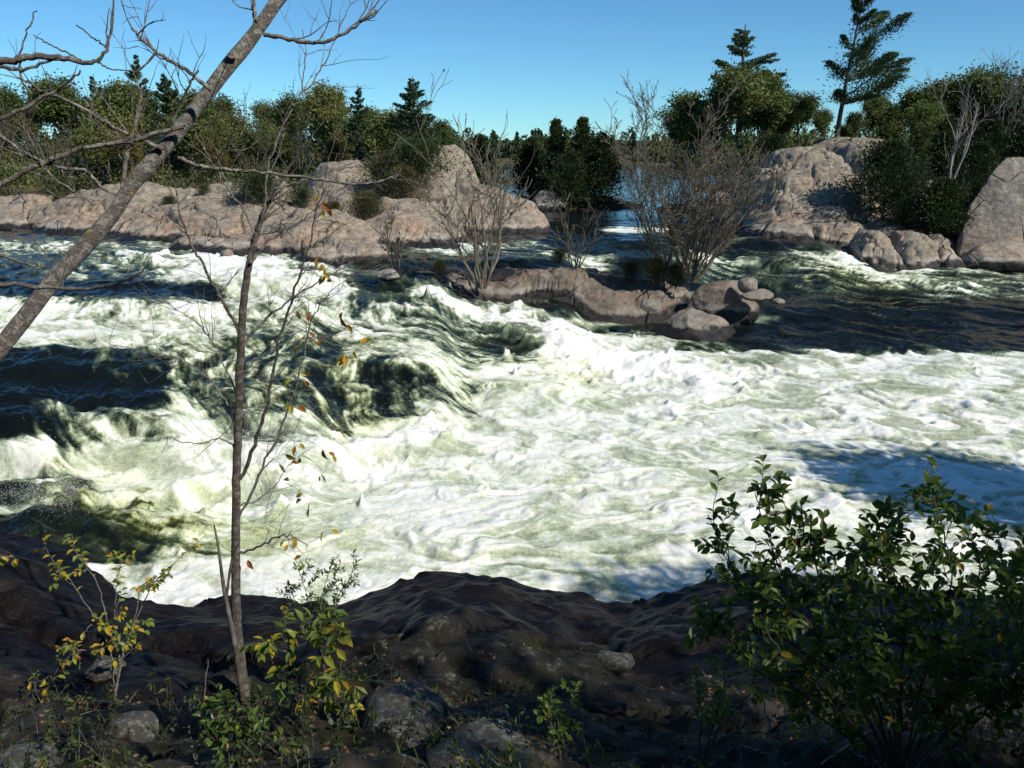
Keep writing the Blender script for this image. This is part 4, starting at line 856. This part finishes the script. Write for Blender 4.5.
g = Geo(); px_branch(g, [(243, 700), (234, 640), (226, 600), (222, 575), (218, 545), (214, 525)], 11, 3, SY - .1, SY - .1, rng=r5); px_branch(g, [(226, 600), (232, 560), (240, 540)], 6, 3, SY - .1, rng=r5); g.build('side_stem', M['bark_dark'], stree, origin=SB)

# ------------------------------------------------------------------ foreground shrubs
def leafy_shrub(name, label, base, stems, mat, barkm, seed, leafL, ntw=8, per=7, twL=.35, var=(.1, .8), wid=.5, droop=-.1, stem_r=.007, dy=.5):
    """stems: list of picture-point paths from the base outwards, with small leaves on alternate side twigs"""
    rg = np.random.RandomState(seed); t = thing(name, base, label, 'shrub'); S_ = Geo(); L_ = Geo(); Yb = base[1]
    def put_leaves(P, n):
        idx = np.sort(rg.uniform(.15, 1, n)) * (len(P) - 1.001); i = idx.astype(int); f = (idx - i)[:, None]; q = P[i] * (1 - f) + P[i+1] * f; d = P[i+1] - P[i]; d /= np.linalg.norm(d, axis=1)[:, None] + 1e-9
        sgn = np.where(np.arange(n) % 2 == 0, 1, -1)[:, None]; sd = np.cross(d, rg.randn(n, 3) * .3 + [0, -.5, 1]); sd /= np.linalg.norm(sd, axis=1)[:, None] + 1e-9
        D = d * .7 + sd * sgn * .9 + rg.randn(n, 3) * .25 + [0, 0, droop]; Ll = leafL * rg.uniform(.6, 1.15, n)
        L_.leaves(q, D, rg.randn(n, 3) * .35 + [0, -.15, 1], Ll, np.clip(rg.uniform(var[0], var[1], n) + (rg.rand(n) < .035) * .5, 0, 1), rg, wid)
    for st in stems:
        dd = rg.uniform(-dy, dy); m = len(st); P = np.array([base] + [at_y(px, py, Yb + dd * (i + 1) / m) for i, (px, py) in enumerate(st)]); C = spline(P, 28) + rg.randn(28, 3) * .004
        S_.tube(C, np.linspace(stem_r, stem_r * .3, 28), 6); put_leaves(C[14:], 8)
        for k in range(ntw):
            i = rg.randint(7, 27); d = C[i+1] - C[i]; d /= np.linalg.norm(d); s_ = rg.randn(3); s_[2] += .25; T_ = limb(C[i], d * .6 + s_ * .6, twL * rg.uniform(.4, 1.1), rg, .05, .12, 5); S_.tube(T_, np.linspace(stem_r * .4, stem_r * .2, 6), 4); put_leaves(T_, per)
            if rg.rand() < .6: 
                T2 = limb(T_[3], rg.randn(3) + [0, 0, .3], twL * .5, rg, .05, .12, 4); S_.tube(T2, np.linspace(stem_r * .3, stem_r * .15, 5), 4); put_leaves(T2, max(3, per - 2))
    S_.build('stems', barkm, t, origin=base); L_.build('leaves', mat, t, smooth=False, origin=base); return t
b = ground_hit(900, 790)
leafy_shrub('leafy_shrub', 'big green leafy shrub filling the lower right corner against the white water', b, [[(860, 700), (800, 610), (765, 530), (754, 488)], [(850, 690), (760, 620), (725, 550), (708, 515)], [(870, 690), (830, 600), (806, 540), (800, 500)], [(890, 690), (880, 600), (890, 555), (900, 510)], [(900, 680), (905, 600), (880, 560), (860, 545)],
            [(920, 690), (950, 600), (945, 540), (932, 495)], [(930, 690), (970, 620), (980, 570), (968, 525)], [(940, 700), (1000, 640), (1010, 590), (1000, 555)], [(940, 710), (1010, 680), (1030, 630), (1035, 580)], [(840, 710), (770, 680), (730, 640), (710, 620)], [(850, 720), (780, 650), (760, 610), (770, 590)],
            [(880, 700), (840, 640), (830, 600), (845, 570)], [(900, 700), (920, 650), (915, 600), (925, 570)], [(960, 720), (1000, 700), (1040, 680), (1060, 640)], [(880, 730), (860, 690), (850, 650), (870, 610)], [(940, 740), (960, 700), (975, 660), (985, 620)], [(960, 740), (1000, 690), (1020, 640), (1022, 600)], [(950, 700), (1000, 620), (1015, 570), (1020, 545)], [(900, 740), (900, 700), (880, 670), (860, 650)], [(930, 750), (950, 720), (940, 690), (945, 660)], [(850, 740), (810, 710), (790, 680), (780, 650)]],
            M['leaf_green'], M['bark_dark'], 71, .068, ntw=19, per=8, twL=.27, var=(.0, .84), dy=.6)
b = ground_hit(115, 700)
leafy_shrub('leafy_shrub', 'yellow-green leafed bush on the dark bank left of the sapling', b, [[(118, 650), (90, 610), (70, 580), (52, 560)], [(118, 660), (115, 610), (118, 575), (122, 560)], [(110, 650), (95, 625), (78, 640), (62, 668)], [(125, 650), (150, 590), (178, 560), (205, 535)], [(110, 640), (100, 590), (85, 565), (78, 555)], [(120, 660), (135, 620), (140, 590), (150, 585)], [(110, 670), (80, 650), (50, 680), (42, 700)]],
            M['leaf_autumn'], M['bark_twig'], 72, .066, ntw=6, per=5, twL=.22, var=(.0, .62), wid=.6, droop=-.5, dy=.2)
b = ground_hit(-30, 640)
leafy_shrub('leafy_sprig', 'little drooping sprig of pale leaves at the left frame edge', b, [[(-30, 590), (-12, 565), (5, 556), (18, 560)]], M['leaf_autumn'], M['bark_twig'], 77, .09, ntw=2, per=4, twL=.12, var=(.15, .6), wid=.6, droop=-.6)
b = ground_hit(300, 720)
leafy_shrub('leafy_shrub', 'shrub with long drooping green and orange leaves at the foot of the sapling', b, [[(300, 680), (310, 640), (330, 625)], [(305, 690), (325, 660), (345, 640)], [(300, 690), (290, 650), (285, 620)], [(305, 700), (340, 680), (360, 690)], [(295, 700), (275, 670), (270, 640)], [(310, 700), (330, 700), (345, 715)]],
            M['leaf_autumn'], M['bark_dark'], 73, .10, ntw=5, per=4, twL=.2, var=(.0, .72), wid=.42, droop=-.7, dy=.2)
b = ground_hit(325, 680)
leafy_shrub('leafy_shrub', 'small-leaved dark bush standing against the foam right of the sapling', b, [[(320, 640), (322, 600), (332, 560)], [(325, 640), (340, 600), (356, 565)], [(318, 640), (308, 600), (300, 572)], [(322, 640), (330, 610), (345, 585)], [(315, 640), (300, 610), (290, 590)]], M['leaf_green'], M['bark_dark'], 74, .045, ntw=12, per=9, twL=.16, var=(0, .6), wid=.35, dy=.2)
b = ground_hit(560, 760)
leafy_shrub('leafy_sprig', 'upright sprig of small green leaves on the dark bank in the middle', b, [[(556, 730), (552, 705), (552, 685)], [(560, 735), (570, 710), (575, 690)], [(556, 735), (545, 715), (540, 700)]], M['leaf_green'], M['bark_dark'], 75, .05, ntw=6, per=5, twL=.12, var=(.2, .84), dy=.1)
b = ground_hit(700, 770)
leafy_shrub('leafy_shrub', 'thin low bush of small green leaves left of the big green shrub', b, [[(715, 720), (725, 680), (715, 650)], [(700, 730), (700, 700), (695, 670)], [(720, 730), (750, 690), (760, 660)]], M['leaf_green'], M['bark_dark'], 76, .06, ntw=6, per=5, twL=.2, var=(.1, .8), dy=.2)
b = ground_hit(240, 760)
leafy_shrub('leafy_shrub', 'low tangle of green leaves below the sapling trunk', b, [[(235, 740), (230, 720), (222, 700)], [(250, 740), (258, 715), (262, 690)], [(240, 745), (245, 725), (250, 705)], [(225, 750), (210, 735), (200, 715)]], M['leaf_green'], M['bark_dark'], 78, .06, ntw=8, per=5, twL=.2, var=(.1, .86), dy=.15)
# dead white twigs
for pts, lb, sd_ in [([[(738, 780), (742, 740), (735, 716), (733, 690)], [(742, 745), (760, 752), (775, 758), (782, 735), (788, 718)], [(775, 758), (768, 720), (764, 700), (766, 672)], [(740, 750), (748, 730), (752, 715)]], 'pale forked dead twig standing in front of the big green shrub', 81), ([[(820, 765), (850, 745), (875, 728), (900, 700)], [(860, 738), (885, 728), (915, 712)], [(845, 748), (865, 758), (890, 765)]], 'pale dead branch lying low under the big green shrub', 82),
                     ([[(195, 768), (200, 735), (204, 700), (208, 660)], [(196, 765), (190, 735), (190, 705)], [(204, 740), (212, 728), (220, 722)]], 'grey dead twigs standing by the lichened stones at lower left', 83)]:
    b = ground_hit(*[min(760, pts[0][0][1]) if i else pts[0][0][0] for i in range(2)]); rg = np.random.RandomState(sd_); t_ = thing('dead_twig', b, lb, 'twig'); g = Geo(); pts[0] = pts[0]
    for p_ in pts: Cb = px_branch(g, p_, 4.2, 1.6, b[1] - .15, sides=6, wob=.8, rng=rg); twigs(g, Cb, 2, .10, .002, rg, 1)
    g.build('twig_wood', M['bark_pale'] if sd_ < 83 else M['bark_twig'], t_, origin=b)
# stones of the near bank
def near_stone(px, py, sz, seed, lb):
    p = ground_hit(px, py); boulder('bank_stone', (p[0], p[1], p[2] + sz[2] * .35), sz, seed, M['stone'], lb, 'stone', sub=4, wl0=p[2] - 2)
t = NT('lichened_stone'); c = t.mix(t.mapr(t.noise(5, 6, .7), .35, .65), (.03, .028, .024), (.06, .056, .05)); c = t.mix(t.mapr(t.noise(19, 8, .8), .5, .6), c, (.15, .165, .135)); t.set(Base_Color=c, Roughness=.9); t.bump(t.noise(18, 7, .7), .7, .04); M['stone'] = t.m
near_stone(132, 735, (.2, .17, .14), 91, 'lichen-spotted grey stone beside the dead twigs at lower left')
near_stone(105, 672, (.2, .16, .12), 92, 'grey stone in the bush left of the sapling')
near_stone(25, 768, (.26, .2, .07), 93, 'flat pale stone in the lower left corner')
near_stone(400, 715, (.3, .45, .07), 94, 'dappled grey rock hump right of the drooping leaves')
near_stone(480, 758, (.3, .35, .05), 95, 'broad lichened rock slab at the bottom centre')
near_stone(612, 664, (.22, .15, .10), 96, 'small brown stone on the wet ledge')
# litter and low heath on the bank
def ground_cover():
    rg = np.random.RandomState(8)
    for nm, lb, mat, N, L, band in (('bank_grass', 'dark grass and low stems on the near bank', M['cedar'], 3500, .12, (4.6, 7.4)), ('leaf_litter', 'dry brown leaves and moss scattered over the near bank', M['dry_twigs'], 5000, .045, (4.0, 7.8))):
        x = rg.uniform(-4.5, 5.5, N); y = rg.uniform(3.2, band[1], N); k = (smp(1, x, y, 1.2) + smp(2, x, y, .4) * .5 > .25) & (np.interp(x, CX, CY) - y > 3.2); x, y = x[k], y[k]; z = near_h(x, y); n = len(x); G = Geo()
        if nm == 'bank_grass':
            D = rg.randn(n, 3) * .45 + [0, 0, 1]; G.blades(np.stack([x, y, z + L * .35], 1), D, rg.uniform(.5, 1.4, n) * L, .012, rg.rand(n), rg)
        else: G.blades(np.stack([x, y, z + .01], 1), rg.randn(n, 3) * [1, 1, .3], L, L * .5, rg.rand(n), rg)
        tag(G.build(nm, mat, smooth=False), lb, 'ground cover', kind='stuff')
ground_cover()
def bank_weeds():
    rg = np.random.RandomState(44); S_ = Geo(); L_ = Geo()
    for k in range(1300):
        x = rg.uniform(-4.2, 4.8); y = rg.uniform(3.3, 6.6)
        if float(smp(3, np.array([x]), np.array([y]), 1.4)[0]) + rg.rand() * .5 < (.05 if y < 4.4 or x < -1.2 else (.35 if y < 5 else 1.2)): continue
        z = GZ(x, y); hgt = rg.uniform(.08, .38); P = limb((x, y, z), rg.randn(3) * .4 + [0, 0, 1], hgt, rg, 0, .18, 5); S_.tube(P, np.linspace(.004, .0015, 6), 3)
        n = rg.randint(5, 14); i = rg.randint(1, 6, n); q = P[i] + rg.randn(n, 3) * .012
        L_.leaves(q, rg.randn(n, 3) + [0, 0, .1], rg.randn(n, 3) * .4 + [0, 0, 1], rg.uniform(.025, .06) * rg.uniform(.7, 1.2, n), np.clip(rg.rand() * .8 + rg.randn(n) * .08, 0, 1), rg, rg.uniform(.35, .6))
    w_ = thing('bank_weeds', (0, 0, 0), 'knee-low weeds and seedlings scattered over the dark near bank', 'weeds'); w_['kind'] = 'stuff'
    S_.build('stems', M['bark_dark'], w_); L_.build('leaves', M['leaf_weed'], w_, smooth=False)
M['leaf_weed'] = foliage('weed_leaves', [(0, (.02, .035, .012)), (.5, (.05, .08, .02)), (.85, (.12, .14, .03)), (.95, (.25, .14, .03)), (1, (.25, .08, .03))], .35, .5)
bank_weeds()

# ------------------------------------------------------------------ the wood behind the viewpoint, which shades the near bank
K['canopy'] = plant_kind(broad_meshes(12, 4.6, 51, 15000, blade=.30, leafy=1.), M['bark_dark'], M['broad'])
K['canopyC'] = plant_kind(broad_meshes(12, 5.0, 53, 1500, blade=.38, leafy=1.), M['bark_dark'], M['broad'])
K['canopyB'] = plant_kind(broad_meshes(11, 4.4, 52, 14000, blade=.30, leafy=1., multi=2), M['bark_dark'], M['broad'])
for i, (x, y, k, rz, sc, lb) in enumerate([(12.2, -3.0, 'canopyC', .3, .70, 'oak just right of the viewpoint'), (13.2, 1.6, 'canopyB', 1.3, .72, 'double oak farther right of the viewpoint'), (9.8, 4.6, 'canopyC', 2.4, .45, 'small oak on the bank to the right'), (15.5, -3.8, 'canopyC', 3.4, .75, 'oak in the second row right of the viewpoint'),
                                           (7.5, -5, 'canopyB', 4.4, .7, 'double oak in the second row behind the viewpoint'), (2.2, -5.5, 'canopyB', 5.2, .7, 'double oak close behind the viewpoint'), (15.2, 8.3, 'canopyB', .9, .78, 'outlying double oak by the water off to the right'), (-3.5, -4.5, 'canopy', 2.7, .75, 'oak behind the viewpoint to the left'), (-8.5, 1., 'canopyB', 3.7, .75, 'double oak on the near bank outside the left edge')]):
    put(K[k], 'oak_tree', (x, y, GZ(x, y) - .1), lb, 'tree', 'oaks behind the viewpoint', rz, sc)

# ------------------------------------------------------------------ spray thrown up by the rapids
def spray():
    rg = np.random.RandomState(3); G = Geo()
    for pts, n, b, hh in [([(40, 455), (110, 440), (200, 430), (320, 440)], 42000, .50, .40), ([(450, 300), (520, 330), (600, 362)], 9000, .4, .30), ([(340, 450), (430, 420), (500, 400)], 7000, .6, .25), ([(820, 262), (860, 268)], 400, .3, .4), ([(190, 262), (300, 285)], 900, .5, .3), ([(130, 600), (200, 598), (260, 600)], 700, .3, .3), ([(590, 605), (640, 592)], 400, .25, .2)]:
        L = np.array([zat(*p) for p in pts]); C = spline(L, 60); k = rg.randint(0, 60, n); q = C[k] + rg.randn(n, 3) * [b, b * .7, 0]
        cl = np.clip(1 + .9 * smp(1, q[:, 0], q[:, 1], .4), .1, 3); q[:, 2] = wlevel(q[:, 0], q[:, 1]) + .12 + np.abs(rg.randn(n)) * hh * .45 * cl
        G.blades(q, rg.randn(n, 3), rg.uniform(.004, .012, n), rg.uniform(.004, .010, n), np.zeros(n), rg)
    tag(G.build('water_spray', M['spray'], smooth=False), 'white droplets thrown up over the breaking rapids', 'spray', kind='stuff')
spray()
